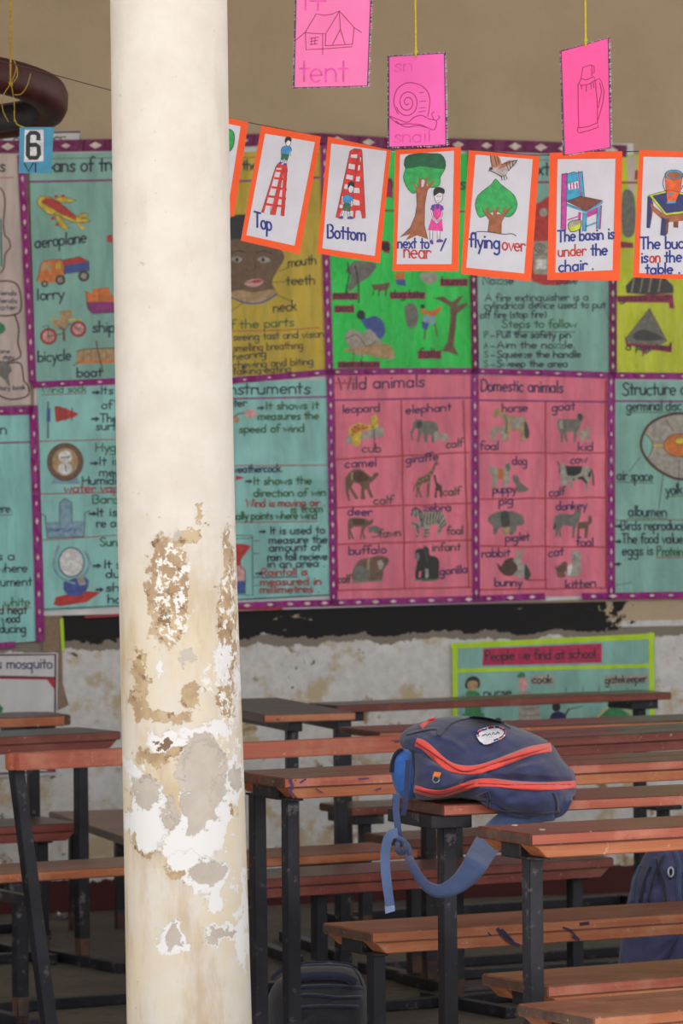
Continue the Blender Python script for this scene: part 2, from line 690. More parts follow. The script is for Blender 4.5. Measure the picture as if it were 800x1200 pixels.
v = coords(nt)
stain = noise(nt, coords(nt, (6, 6, 1.6)), 1.6, 6, 0.65)
spk = noise(nt, v, 48, 5, 0.7)
mid = noise(nt, v, 9, 6, 0.65)
sepz = nt.nodes.new('ShaderNodeSeparateXYZ'); nt.links.new(vo, sepz.inputs[0])
base = mix(nt, ramp(nt, mid, 0.3, 0.7), srgb(222, 213, 203), srgb(231, 224, 216))
base = mix(nt, math_node(nt, 'MULTIPLY', ramp(nt, stain, 0.52, 0.72), 0.4), base, srgb(204, 188, 168))
# handled lower part of the shaft is more yellow and dirty
low = math_node(nt, 'SUBTRACT', 1.0, ramp(nt, math_node(nt, 'ADD', sepz.outputs[2], math_node(nt, 'MULTIPLY', math_node(nt, 'SUBTRACT', mid, .5), .5)), 1.05, 1.45))
base = mix(nt, math_node(nt, 'MULTIPLY', low, math_node(nt, 'MULTIPLY', ramp(nt, noise(nt, coords(nt, (1, 1, .6)), 7, 5, .6), .36, .62), 0.7)), base, srgb(228, 210, 174))
base = mix(nt, math_node(nt, 'MULTIPLY', low, math_node(nt, 'MULTIPLY', ramp(nt, stain, 0.46, 0.68), 0.5)), base, srgb(190, 156, 112))
base = mix(nt, math_node(nt, 'MULTIPLY', ramp(nt, spk, 0.66, 0.72), 0.5), base, srgb(160, 120, 84))
och = blobs([(198, 690, 25, 66), (268, 705, 11, 88), (238, 603, 6, 11), (222, 628, 14, 10), (172, 950, 22, 46), (200, 866, 22, 14),
             (165, 800, 10, 40), (190, 835, 34, 9), (226, 812, 16, 14), (180, 885, 16, 8), (262, 935, 14, 30), (222, 1010, 26, 18), (268, 812, 10, 25)])
base = mix(nt, math_node(nt, 'MULTIPLY', och, 0.85), base, mix(nt, ramp(nt, mid, .35, .65), srgb(160, 124, 84), srgb(206, 180, 138)))
base = mix(nt, math_node(nt, 'MULTIPLY', och, math_node(nt, 'MULTIPLY', ramp(nt, noise(nt, v, 30, 5, .7), .56, .64), .8)), base, srgb(120, 86, 58))
crk = math_node(nt, 'MULTIPLY', blobs([(205, 690, 22, 62), (270, 700, 9, 82), (270, 845, 9, 60), (250, 792, 12, 16)]), ramp(nt, spk, 0.5, 0.56))
base = mix(nt, crk, base, srgb(242, 238, 232))
wht = blobs([(176, 948, 24, 40), (206, 985, 16, 16), (222, 1000, 26, 16), (246, 1022, 24, 22), (285, 1075, 8, 62), (205, 1096, 22, 20),
             (262, 1086, 24, 12), (276, 912, 13, 26), (222, 858, 40, 7), (190, 866, 16, 12), (242, 930, 28, 66), (226, 972, 26, 26), (252, 850, 22, 10), (160, 905, 8, 18), (190, 780, 6, 10), (148, 890, 5, 6), (150, 960, 6, 10), (258, 960, 14, 30), (262, 775, 6, 26), (283, 800, 4, 22), (254, 1050, 9, 12)])
base = mix(nt, wht, base, srgb(240, 238, 238))
gry = blobs([(240, 905, 25, 50), (232, 945, 20, 26), (216, 895, 10, 14), (173, 925, 15, 20), (202, 945, 7, 20), (246, 1018, 17, 16), (206, 1094, 14, 13), (258, 1087, 18, 8), (276, 910, 8, 15), (211, 622, 6, 5), (224, 768, 6, 6)])
base = mix(nt, gry, base, mix(nt, ramp(nt, mid, .35, .65), srgb(192, 180, 168), srgb(206, 196, 186)))
cav = blobs([(196, 868, 7, 6)])
base = mix(nt, cav, base, srgb(130, 104, 80))
nt.links.new(base, bs.inputs['Base Color'])
bs.inputs['Roughness'].default_value = 0.6
hgt = math_node(nt, 'SUBTRACT', math_node(nt, 'MULTIPLY', spk, 0.25), math_node(nt, 'ADD', math_node(nt, 'ADD', gry, wht), math_node(nt, 'MULTIPLY', och, .6)))
bump(nt, bs, hgt, 0.5, 0.003)
bm = bmesh.new()
prof = spline([(-703, 189, 68), (-332, 193.0, 68.3), (0, 197.5, 68.5), (300, 201.5, 68.7), (600, 206.3, 69), (900, 214.5, 71), (1200, 221.8, 73.3), (1390, 226.5, 75)], 10)
rings = []
for (y, xc, r) in prof:
    c3 = P(xc, y, DP)
    rr = r * DP / F
    rings.append([bm.verts.new((c3.x + rr * math.cos(2 * math.pi * k / 72), c3.y + rr * math.sin(2 * math.pi * k / 72), max(-0.12, c3.z))) for k in range(72)])
for A, B in zip(rings, rings[1:]):
    for k in range(72):
        bm.faces.new((A[k], A[(k + 1) % 72], B[(k + 1) % 72], B[k])).smooth = True
bm.faces.new(rings[0]); bm.faces.new(rings[-1])
o = build('pillar', bm, m_pil)
centre_origin(o, (PIL0.x, DP, 0))
tag(o, 'round cream pillar with peeling paint patches standing in the foreground', 'pillar')
# ================================================================== wall charts
TEAL = film_paper('teal crayon sheet', (136, 186, 176))
AQUA = film_paper('aqua crayon sheet', (146, 206, 202))
AQUA2 = film_paper('light aqua sheet', (146, 212, 208))
OCHRE = film_paper('mustard crayon sheet', (204, 178, 66))
GREEN = film_paper('bright green crayon sheet', (52, 214, 92))
LIME = film_paper('yellow green sheet', (200, 212, 54))
PINK = film_paper('rose pink sheet', (234, 124, 148))
STORY = film_paper('greyish pink sheet', (206, 190, 184))
WHITE = film_paper('white chart paper', (214, 212, 214), 0.05)
PURPLE = film_paper('purple border paper', (146, 22, 122), 0.22, (60, 60, 14))
PLUM = film_paper('plum border paper', (112, 14, 82), 0.2, (60, 60, 14))
NAVY = ink('navy pen', (30, 28, 92))
BLACKI = ink('black pen', (26, 26, 30))
TEXTD = ink('dark blue black pen', (24, 40, 62))
GRNI = ink('green pen', (44, 100, 52))
REDI = ink('red pen', (176, 34, 44))
MAUVE = ink('purple pen', (140, 40, 124))
MAGL = ink('magenta lettering', (150, 24, 74))
DIAM = ink('pale paper diamonds', (214, 200, 190))
GREYD = ink('grey drawing', (112, 112, 106))
GREYL = ink('light grey drawing', (164, 158, 148))
GREYK = ink('dark grey drawing', (62, 62, 60))
BRN = ink('brown drawing', (112, 84, 66))
BRND = ink('dark brown drawing', (78, 50, 40))
TAN = ink('tan drawing', (176, 146, 104))
ORNG = ink('orange crayon', (214, 120, 48))
YEL = ink('yellow crayon', (214, 186, 52))
REDC = ink('red crayon', (190, 46, 44))
BLUC = ink('blue crayon', (58, 84, 156))
SKYC = ink('pale blue crayon', (128, 164, 184))
GRNC = ink('green crayon', (50, 130, 80))
WHT = ink('white crayon', (222, 222, 222))
SKIN = ink('brown crayon skin', (112, 84, 62))
PNKC = ink('pink crayon', (214, 160, 160))


def chart(name, pts, paper, label, cat='chart', off=0.012, thick=0.0015):
    pl = wall_plane(off)
    xs = [p[0] for p in pts]
    yb = max(p[1] for p in pts)
    t = thing(name, label, cat, pl((min(xs) + max(xs)) / 2, yb, 0))
    build('paper_sheet', sheet_mesh(pl, pts, thick), paper, t, world_coords=True)
    return t, pl


def strip(pts, w, label, m=None, dsz=(2.0, 3.6), step=15, vertical=False, off=0.016, diamonds=True):
    """a purple paper border strip with cut-out diamonds along it"""
    m = m or PURPLE
    D = Draw(wall_plane(off))
    D.stroke(pts, w, m, 0)
    bm0 = D.bm
    if diamonds:
        for (xa, ya), (xb, yb) in zip(pts, pts[1:]):
            L = math.hypot(xb - xa, yb - ya)
            n = max(1, int(L / step))
            for i in range(n):
                k = (i + .5) / n
                x, y = xa + (xb - xa) * k, ya + (yb - ya) * k
                a, b = dsz if vertical else (dsz[1], dsz[0])
                s = random.uniform(.7, 1.1)
                D.poly([(x - a * s, y), (x, y - b * s), (x + a * s, y), (x, y + b * s)], DIAM, 1.2)
    o = D.done('border_strip')
    bpy.context.view_layer.update()
    sol = o.modifiers.new('thickness', 'SOLIDIFY')
    sol.thickness = 0.0007
    sol.offset = 0
    pl = wall_plane(off)
    centre_origin(o, pl(pts[-1][0], max(p[1] for p in pts), 0))
    tag(o, label, 'border', 'purple border strips')
    return o


# ---- the big backing sheet that shows as a pale margin round the charts
bk, _ = chart('backing_sheet', [(40, 168), (742, 168), (742, 186), (830, 186), (830, 700), (690, 702), (560, 707), (281, 716), (40, 722)], WHITE,
              'large pale backing sheet taped to the wall beneath the rows of coloured charts', 'backing sheet', 0.008)

# ---- pale label behind the top border
ch, pl = chart('name_label', [(2, 155), (95, 153), (95, 176), (2, 178)], WHITE, 'pale framed paper label half hidden behind the purple top border, far left', 'label', 0.010)
D = Draw(pl)
D.stroke([(3, 178), (3, 156.5), (94, 154.5), (94, 176)], 2.0, BLACKI)
D.text('O', 15, 24, 171, 171, 5.2, BLACKI, 1.6)
D.text('CE', 62, 78, 170, 170, 5.2, BLACKI, 1.6)
D.done('lettering', ch)

# ---- story chart at the far left
ch, pl = chart('wall_chart', [(-34, 180), (22, 180), (36, 474), (-34, 478)], STORY, 'greyish pink story chart with wavy dark outlines at the left edge of the wall')
D = Draw(pl)
D.text('s', 0, 7, 201, 201, 8, TEXTD, 2)
D.line(-30, 209, 16, 208, 1.0, REDI)
D.done('heading', ch)
D = Draw(pl)
D.stroke([(-10, 216), (2, 222), (6, 236), (4, 262), (6, 276), (10, 280), (12, 290), (6, 298), (5, 312), (1, 320)], 1.6, BRND, smooth=4)
D.poly([(-8, 258), (1, 256), (2, 312), (-8, 314)], AQUA)
D.stroke([(1, 257), (2, 312)], 1.4, BLACKI)
D.stroke([(-10, 330), (14, 330), (23, 340), (24, 364), (10, 370), (-6, 369)], 1.8, BRND, smooth=4)
D.stroke([(17, 368), (22, 384), (21, 402), (24, 418), (8, 424)], 1.8, BRND, smooth=4)
D.stroke([(8, 426), (24, 426), (28, 446), (33, 452), (32, 464), (12, 468), (-4, 462)], 1.8, BRND, smooth=4)
D.poly([(-4, 378), (4, 380), (6, 388), (-4, 392)], GRNC, smooth=3)
D.poly([(-4, 424), (8, 424), (14, 434), (10, 440), (12, 454), (6, 446), (-4, 436)], GREYD, smooth=3)
D.done('drawing', ch)
D = Draw(pl)
for i, (s, y) in enumerate((('friends', 346), ('friends', 355), ('water', 363))):
    D.text(s, -6, 20, y, y, 3.2, NAVY, .9)
D.text('one', 0, 12, 414, 414, 3, NAVY, .9)
D.text('story', 3, 17, 421, 421, 3, NAVY, .9)
D.text('a story book', -10, 30, 458, 456, 3, NAVY, .9)
D.done('lettering', ch)

# ---- means of transport
ch, pl = chart('wall_chart', [(34, 180), (230, 178), (234, 442), (42, 447)], TEAL, 'teal chart of vehicles headed with words about transport, beside the pillar')
D = Draw(pl)
D.text('Means of transport', 39, 188, 202, 199, 9.0, TEXTD, 2.3)
D.stroke([(40, 186), (228, 184)], .9, BRN)
D.stroke([(35, 213), (90, 212), (230, 209)], 2.4, MAUVE)
D.done('heading', ch)
Z = zc(30, 210, 7.62)
D = Draw(pl)
D.poly(Z((100, 200), (130, 150), (220, 160), (330, 230), (450, 330), (560, 360), (585, 375), (500, 390), (420, 385), (300, 330), (200, 310), (120, 240)), YEL)
D.poly(Z((140, 200), (180, 165), (240, 170), (340, 235), (450, 325), (450, 355), (330, 310), (230, 250)), REDC)
D.poly(Z((255, 175), (340, 155), (450, 188), (400, 205), (310, 210)), YEL)
D.poly(Z((250, 300), (300, 315), (385, 440), (345, 450), (300, 420)), YEL)
D.poly(Z((450, 335), (520, 300), (560, 310), (550, 335), (490, 360)), YEL)
D.poly(Z((450, 390), (490, 395), (535, 440), (500, 450)), YEL)
D.stroke(Z((100, 200), (130, 150), (220, 160), (330, 230), (450, 330), (560, 360), (585, 375), (500, 390), (420, 385), (300, 330), (200, 310), (120, 240)), .7, BLACKI, closed=True)
for q in (((255, 175), (340, 155), (450, 188), (400, 205), (310, 210)), ((250, 300), (300, 315), (385, 440), (345, 450), (300, 420)), ((450, 335), (520, 300), (560, 310), (550, 335), (490, 360))):
    D.stroke(Z(*q), .6, BLACKI, closed=True)
D.stroke(Z((140, 205), (230, 255), (330, 315), (450, 360)), .8, BLACKI)
for q in ((275, 155), (335, 150), (245, 350), (285, 405)):
    (x, y), = Z(q)
    D.poly(arc(x, y, 2.6, 1.8, 0, 330, 9), REDC)
D.done('drawing', ch)
D = Draw(pl)   # lorry
D.poly(Z((95, 910), (115, 860), (130, 770), (170, 725), (320, 715), (345, 760), (340, 880), (300, 915), (200, 925)), ORNG)
D.poly(Z((130, 815), (140, 760), (230, 750), (235, 815)), TAN)
D.poly(Z((270, 750), (315, 740), (315, 800), (270, 800)), YEL)
D.poly(Z((325, 725), (480, 690), (565, 735), (345, 770)), REDC)
D.poly(Z((345, 770), (565, 735), (570, 815), (345, 845)), BLUC)
for q, r in (((310, 900), 6), ((520, 865), 6.6), ((170, 935), 4)):
    (x, y), = Z(q)
    D.poly(arc(x, y, r, r, 0, 340, 14), GREYK)
    D.poly(arc(x, y, r * .55, r * .55, 0, 340, 12), GREYL)
D.stroke(Z((95, 910), (115, 860), (130, 770), (170, 725), (320, 715), (345, 760), (340, 880), (300, 915)), .6, BLACKI)
D.stroke(Z((325, 725), (480, 690), (565, 735), (570, 815), (345, 845)), .6, BLACKI)
D.done('drawing', ch)
Z = zc(30, 320, 7.62)
D = Draw(pl)   # bicycle
for q, r in (((205, 565), 9.4), ((470, 500), 9)):
    (x, y), = Z(q)
    D.poly(arc(x, y, r, r, 0, 345, 18), REDC)
    D.poly(arc(x, y, r * .72, r * .72, 0, 345, 16), PNKC)
    for k in range(4):
        a = math.pi * k / 4
        D.stroke([(x - r * .7 * math.cos(a), y - r * .7 * math.sin(a)), (x + r * .7 * math.cos(a), y + r * .7 * math.sin(a))], .5, BRN)
    D.stroke(arc(x, y, r, r, 0, 360, 20), .9, BRND)
D.poly(Z((235, 430), (380, 400), (390, 460), (300, 500), (250, 480)), TAN)
D.poly(Z((300, 340), (410, 330), (420, 400), (320, 415)), TAN)
D.stroke(Z((220, 410), (285, 405)), 2, YEL)
D.stroke(Z((385, 420), (495, 415)), 2, YEL)
D.stroke(Z((205, 565), (330, 540), (390, 450), (470, 500)), 1.2, BRN)
D.stroke(Z((310, 490), (340, 500), (345, 600)), 3, BRN)
D.stroke(Z((150, 480), (205, 465), (200, 560)), 1.2, BRN)
D.done('drawing', ch)
D = Draw(pl)   # ship and boat
D.poly(Z((540, 260), (780, 250), (830, 250), (800, 350), (600, 365), (555, 320)), MAUVE)
D.poly(Z((530, 160), (560, 165), (590, 190), (600, 140), (740, 128), (760, 190), (800, 210), (790, 255), (545, 260)), ORNG)
D.stroke(Z((660, 130), (660, 255)), .6, BRN)
D.stroke(Z((540, 160), (555, 320), (600, 365), (800, 350)), .6, BLACKI)
D.poly(Z((455, 700), (520, 680), (900, 665), (900, 780), (455, 805)), TAN)
D.poly(Z((455, 780), (900, 770), (900, 800), (455, 808)), ORNG)
D.stroke(Z((455, 700), (520, 680), (900, 665)), 1.0, BRND)
D.stroke(Z((630, 610), (660, 760), (690, 880)), 1.6, BRN)
for x in (515, 585, 720):
    D.stroke(Z((x, 685), (x, 790)), .7, BRN)
D.stroke(Z((425, 828), (470, 800)), .8, BLACKI)
D.poly(Z((725, -330), (770, -350), (780, -270), (730, -280)), REDC)
D.done('drawing', ch)
D = Draw(pl)
D.text('aeroplane', 41, 102, 291, 284, 7.6, TEXTD, 2)
D.text('lorry', 43, 76, 352, 350, 7, TEXTD, 1.9)
D.text('ship', 108, 136, 389, 389, 7, TEXTD, 1.9)
D.text('bicycle', 44, 84, 424, 422, 7, TEXTD, 1.8)
D.text('boat', 90, 120, 442, 441, 6, TEXTD, 1.8)
D.done('lettering', ch)

# ---- parts of the head
ch, pl = chart('wall_chart', [(238, 182), (376, 172), (386, 437), (240, 442)], OCHRE, 'mustard yellow chart of a drawn head with labelled face parts')
D = Draw(pl)
D.text('Parts of the head', 239, 331, 200, 198, 6.6, TEXTD, 1.7)
D.stroke([(268, 185), (340, 183), (374, 181)], .8, REDI)
D.stroke([(268, 213), (374, 208)], 2.2, MAUVE)
D.done('heading', ch)
Z = zc(260, 240, 5.457)
D = Draw(pl)
D.poly(Z((-20, 240), (40, 90), (140, 60), (230, 80), (330, 180), (350, 270), (330, 330), (180, 300), (-10, 330)), BLACKI, smooth=3)
D.poly(Z((-10, 300), (60, 220), (180, 240), (300, 250), (360, 270), (400, 330), (375, 390), (350, 430), (320, 500), (350, 575), (240, 620), (130, 610), (60, 560), (-10, 470)), SKIN, smooth=3)
D.poly(Z((60, 560), (130, 545), (200, 560), (330, 540), (345, 580), (240, 625), (130, 615)), TAN, smooth=3)
D.stroke(Z((60, 590), (140, 625), (230, 630), (300, 605), (352, 570)), 1.8, BLUC, smooth=3)
D.poly(Z((60, 345), (95, 330), (130, 350), (95, 372)), GREYL, smooth=3)
D.poly(Z((225, 350), (265, 330), (312, 355), (265, 372)), GREYL, smooth=3)
for q in ((95, 352), (262, 352)):
    (x, y), = Z(q)
    D.poly(arc(x, y, 2.2, 2.6, 0, 340, 10), BLACKI)
D.stroke(Z((60, 310), (100, 295), (150, 305)), 1.3, BLACKI, smooth=3)
D.stroke(Z((215, 310), (265, 295), (320, 312)), 1.3, BLACKI, smooth=3)
D.stroke(Z((200, 340), (215, 400), (190, 420), (150, 415)), 1.1, BRND, smooth=3)
D.poly(Z((140, 500), (200, 475), (262, 480), (250, 510), (190, 525)), PNKC, smooth=3)
D.poly(Z((190, 488), (235, 478), (255, 490), (215, 502)), REDC, smooth=3)
D.stroke(Z((140, 500), (200, 492), (262, 484)), .8, BRND)
for a, b in (((365, 425), (430, 400)), ((310, 495), (430, 492)), ((350, 575), (440, 615)), ((130, 630), (60, 680))):
    D.stroke(Z(a, b), .8, GRNI)
D.done('drawing', ch)
D = Draw(pl)
D.text('mouth', 337, 371, 313, 309, 6, BLACKI, 1.5)
D.text('teeth', 335, 370, 334, 333, 6, BLACKI, 1.5)
D.text('neck', 320, 348, 366, 363, 6.5, BLACKI, 1.5)
D.text('of the parts', 262, 345, 386, 382, 5.8, GRNI, 1.4)
D.stroke([(272, 388), (330, 387), (374, 384)], .9, REDI)
for s, x1, ya, yb in (('seeing tast and vision', 380, 399, 395), ('smelling breathing', 356, 412, 408), ('hearing', 313, 422, 418), ('chewing and biting', 368, 432, 427), ('talking eating', 342, 439, 436)):
    D.text(s, 273, x1, ya, yb, 4.8, BRND if 'eath' in s else TEXTD, 1.1)
D.done('lettering', ch)

# ---- accidents
ch, pl = chart('wall_chart', [(384, 176), (549, 180), (556, 432), (389, 434)], GREEN, 'bright green chart of people having accidents with magenta word labels')
D = Draw(pl)
D.line(386, 246, 552, 248, 2.2, MAGL)
D.text('Common accidents', 392, 546, 218, 222, 8, TEXTD, 2)
D.done('heading', ch)
Z = zc(380, 280, 4.444)


def label_bar(D, s, x0, x1, y, h, bar, pen):
    D.poly([(x0 - 1.5, y - h * 1.5), (x1 + 1, y - h * 1.55), (x1 + 1, y + 1.5), (x0 - 1.5, y + 1.5)], bar)
    D.text(s, x0, x1, y - .5, y - .5, h, pen, 1.5)


D = Draw(pl)
D.poly(Z((175, 390), (205, 375), (215, 415), (260, 400), (305, 430), (315, 490), (285, 520), (230, 480), (200, 440)), BLUC, smooth=3)
D.poly(arc(*Z((190, 395))[0], 5, 5.4, 0, 340, 12), BLACKI)
D.poly(Z((105, 510), (140, 470), (200, 490), (240, 470), (300, 540), (350, 580), (365, 620), (320, 625), (230, 600), (180, 610), (130, 560)), GREYL, smooth=3)
D.poly(Z((95, 580), (160, 565), (320, 545), (365, 600), (330, 625), (200, 600)), TAN, smooth=3)
D.stroke(Z((110, 520), (170, 500), (220, 560), (270, 530)), 1, GREYK, smooth=3)
D.stroke(Z((150, 640), (155, 590)), 1.2, BRN)
D.stroke(Z((195, 640), (195, 600)), 1.2, BRN)
D.done('drawing', ch)
D = Draw(pl)
D.poly(Z((150, 120), (190, 118), (270, 130), (240, 190), (180, 230), (150, 260), (120, 270), (140, 190), (110, 170)), GREYD, smooth=3)
D.stroke(Z((120, 120), (130, 190), (110, 290)), 1.4, BLACKI)
D.stroke(Z((160, 140), (175, 215), (180, 330)), 1.4, BLACKI)
D.poly(Z((245, 240), (300, 235), (340, 225), (330, 260), (300, 270), (265, 265)), BRN, smooth=3)
for x in (260, 290, 325):
    D.stroke(Z((x, 255), (x - 8, 295)), 1.2, BRND)
D.poly(Z((365, 180), (420, 170), (415, 215), (370, 215)), ORNG)
D.poly(Z((370, 210), (420, 210), (425, 245), (380, 240)), BLUC)
D.poly(Z((500, 180), (580, 180), (590, 210), (550, 235), (515, 220)), GREYL, smooth=3)
D.done('drawing', ch)
D = Draw(pl)   # tree and falling child
D.poly(Z((565, 305), (620, 300), (665, 330), (700, 300), (725, 295), (690, 345), (745, 330), (745, 345), (690, 390), (680, 480), (675, 560), (700, 610), (650, 590), (610, 585), (640, 540), (655, 430), (655, 350), (600, 320)), BRN)
D.stroke(Z((670, 360), (668, 460), (655, 580)), .8, BRND)
D.stroke(Z((685, 360), (682, 470)), .8, BRND)
D.poly(Z((420, 350), (450, 335), (480, 355), (490, 410), (470, 460), (435, 455), (420, 400)), GREYD, smooth=3)
D.poly(Z((500, 365), (560, 375), (605, 350), (612, 365), (575, 405), (510, 390)), ORNG)
D.poly(Z((510, 400), (570, 400), (580, 440), (520, 450)), SKYC)
D.poly(Z((505, 430), (545, 440), (535, 475), (510, 465)), BLUC)
D.stroke(Z((525, 470), (522, 520)), 1.6, SKIN)
D.stroke(Z((575, 440), (585, 505)), 1.6, SKIN)
D.poly(arc(*Z((512, 352))[0], 2.6, 2.8, 0, 340, 10), BLACKI)
D.done('drawing', ch)
D = Draw(pl)
label_bar(D, 'cuts', 448, 456, 292, 5, MAGL, BLACKI)
D.done('word_label', ch)
D = Draw(pl)
label_bar(D, 'motor', 391, 418, 350, 4.6, MAGL, BLACKI)
D.done('word_label', ch)
D = Draw(pl)
label_bar(D, 'acci', 393, 414, 365, 4.6, MAGL, BLACKI)
D.done('word_label', ch)
D = Draw(pl)
label_bar(D, 'dog bite', 458, 497, 349, 4.6, MAGL, BLACKI)
D.done('word_label', ch)
D = Draw(pl)
label_bar(D, 'burns', 517, 547, 334, 4.8, MAGL, BLACKI)
D.done('word_label', ch)
D = Draw(pl)
label_bar(D, 'falls', 491, 516, 419, 5.4, MAGL, BLACKI)
D.done('word_label', ch)
D = Draw(pl)
label_bar(D, 'near drown', 397, 444, 430, 4.2, MAGL, BLACKI)
D.done('word_label', ch)
D = Draw(pl)
D.poly([(446, 208), (460, 209), (460, 232), (446, 230)], MAGL)
D.done('word_label', ch)
D = Draw(pl)
D.poly([(444, 282), (455, 282), (457, 297), (450, 296)], MAGL)
D.done('word_label', ch)

# ---- fire extinguisher
ch, pl = chart('wall_chart', [(556, 181), (716, 182), (717, 436), (559, 435)], TEAL, 'teal chart explaining a red fire extinguisher, with written steps')
D = Draw(pl)
D.text('A fire extinguisher', 570, 712, 205, 206, 9, TEXTD, 2.2)
D.line(558, 213, 716, 214, 2.4, MAUVE)
D.line(558, 187, 716, 188, 1.0, MAUVE)
D.done('heading', ch)
Z = zc(550, 160, 4.444)
D = Draw(pl)
D.poly(Z((335, 380), (370, 340), (420, 310), (470, 330), (520, 400), (540, 620), (520, 760), (330, 755), (320, 600)), REDC, smooth=3)
D.poly(arc(*Z((385, 395))[0], 5, 5, 0, 340, 12), GREYL)
D.poly(Z((330, 545), (410, 545), (412, 720), (332, 715)), GREYL)
D.stroke(arc(*Z((365, 580))[0], 6, 5, 0, 360, 14), 1.0, GREYK)
D.stroke(arc(*Z((365, 580))[0], 2.4, 2.4, 0, 360, 10), 1.0, GREYK)
D.stroke(Z((335, 615), (410, 612)), .8, GREYK)
D.poly(Z((345, 640), (400, 640), (400, 690), (345, 690)), WHT)
D.stroke(Z((470, 330), (560, 360), (600, 520)), 2, BLACKI)
D.done('drawing', ch)
D = Draw(pl)
D.text('Nozzle', 565, 602, 333, 333, 5.4, TEXTD, 1.5)
D.text('Base', 652, 677, 333, 332, 5.2, TEXTD, 1.4)
for s, x0, x1, y in (('A fire extinguisher is a', 568, 690, 353), ('cylindrical device used to put', 567, 710, 362), ('off fire (stop fire)', 562, 640, 373)):
    D.text(s, x0, x1, y, y - 1, 4.7, TEXTD, 1.25)
D.text('Steps to follow', 588, 676, 384, 384, 5.2, GRNI, 1.4)
D.line(588, 389, 674, 389, .9, GRNI)
for c, s, x1, y in (('P', 'Pull the safety pin', 669, 396), ('A', 'Aim the nozzle.', 674, 408), ('S', 'Squeeze the handle', 681, 419), ('S', 'Sweep the area', 666, 430)):
    D.text(c, 567, 572, y, y, 4.2, GRNI, 1.2)
    D.text('-', 574, 580, y, y, 4.2, TEXTD, 1.2)
    D.text(s, 582, x1, y, y, 4.6, TEXTD, 1.25)
D.done('lettering', ch)

# ---- yellow green chart at the right edge
ch, pl = chart('wall_chart', [(721, 181), (884, 183), (884, 438), (720, 436)], LIME, 'yellow green chart with grey hut drawings on the right edge')
Z = zc(700, 170, 4.44)
D = Draw(pl)
D.poly(Z((150, 60), (200, 60), (190, 320), (165, 320)), STORY)
D.poly(Z((195, 130), (210, 130), (210, 180), (190, 180)), REDC)
D.poly(Z((130, 250), (175, 240), (195, 300), (190, 460), (130, 460)), GREYD, smooth=3)
D.poly(Z((150, 770), (185, 690), (270, 660), (350, 690), (395, 770)), GREYK, smooth=2)
for x in (190, 235, 280, 330):
    D.stroke(Z((x, 690), (x - 14, 765)), 1.2, GREYL)
D.poly(Z((270, 850), (360, 1020), (250, 1090), (145, 1010)), GREYD)
D.poly(Z((190, 980), (240, 960), (290, 975), (340, 1000), (320, 1015), (200, 1015)), GREYK, smooth=3)
D.stroke(Z((270, 850), (360, 1020)), 1, BRN)
D.stroke(Z((270, 850), (145, 1010)), 1, BRN)
D.done('drawing', ch)
D = Draw(pl)
D.poly(Z((120, 500), (185, 510), (185, 535), (120, 535)), MAGL)
D.poly(Z((100, 785), (390, 775), (400, 850), (375, 850), (370, 820), (105, 818)), MAGL)
D.text('grass hut', 725, 784, 353, 351, 4, BLACKI, 1.3)
D.poly(Z((140, 990), (150, 1045), (230, 1050), (235, 1105), (255, 1060), (385, 1080), (388, 1015), (375, 1045), (160, 1030)), MAGL)
D.text('a pointed', 733, 786, 410, 410, 4.2, BLACKI, 1.3)
D.line(722, 214, 800, 214, 2.2, MAGL)
D.done('lettering', ch)

# ---- teal reading chart, lower left
ch, pl = chart('wall_chart', [(-34, 488), (35, 486), (46, 751), (-34, 757)], AQUA2, 'light aqua chart of dark handwriting at the lower left, partly out of view')
D = Draw(pl)
D.text('in', -3, 9, 509, 509, 7, TEXTD, 1.6)
D.line(-30, 520, 35, 518, 2, MAUVE)
D.done('heading', ch)
D = Draw(pl)
for s, x0, x1, y, m in (('there.', -14, 15, 601, TEXTD), ('it is a', -22, 18, 657, TEXTD), ('where', -3, 33, 671, TEXTD), ('instrument', -26, 38, 687, TEXTD),
                        ('in white', -10, 36, 711, GRNI), ('and heat', -14, 32, 720, BLACKI), ('wood', 2, 24, 730, BLACKI), ('producing', -16, 31, 742, TEXTD)):
    D.text(s, x0, x1, y, y - 1, 5.6, m, 1.5)
D.line(-5, 604, 15, 603, .8, BRN)
D.line(-5, 714, 37, 712, .8, REDI)
D.done('lettering', ch)

# ---- weather instruments: one wide chart that runs behind the pillar
ch, pl = chart('wall_chart', [(44, 455), (384, 445), (388, 698), (52, 716)], AQUA, 'wide aqua chart of weather instruments passing behind the pillar')
D = Draw(pl)
D.text('Weather instruments', 182, 364, 463, 461, 7.5, TEXTD, 1.8)
D.line(135, 470, 385, 465, 2.0, MAUVE)
for xa, ya, xb, yb in ((47, 517, 135, 515), (47, 579, 136, 577), (50, 633, 137, 627), (274, 546, 384, 545), (274, 612, 372, 611)):
    D.line(xa, ya, xb, yb, 1.0, REDI, .3)
D.stroke([(52, 714), (140, 710), (388, 697)], 1.2, BLACKI)
D.done('heading', ch)
Z = zc(0, 430, 3.43)
D = Draw(pl)
D.stroke(Z((193, 140), (193, 285)), 1.6, GREYK)
D.poly(Z((188, 165), (202, 165), (202, 220), (188, 220)), BLUC)
D.poly(Z((218, 158), (240, 158), (318, 188), (300, 202), (225, 222)), REDC)
for x in (240, 265, 290):
    D.stroke(Z((x, 165), (x - 2, 215)), 1.2, BRND)
D.done('drawing', ch)
D = Draw(pl)
x, y = Z((262, 382))[0]
D.poly(Z((205, 470), (225, 440), (310, 440), (325, 470)), SKYC)
D.poly(arc(x, y, 21, 22, 0, 350, 26), BRN)
D.poly(arc(x, y, 15, 16.5, 0, 350, 24), TAN)
D.poly(arc(x, y - 6, 8, 7.5, 0, 350, 20), WHT)
D.poly(arc(x, y + 8, 8.5, 7, 0, 350, 20), WHT)
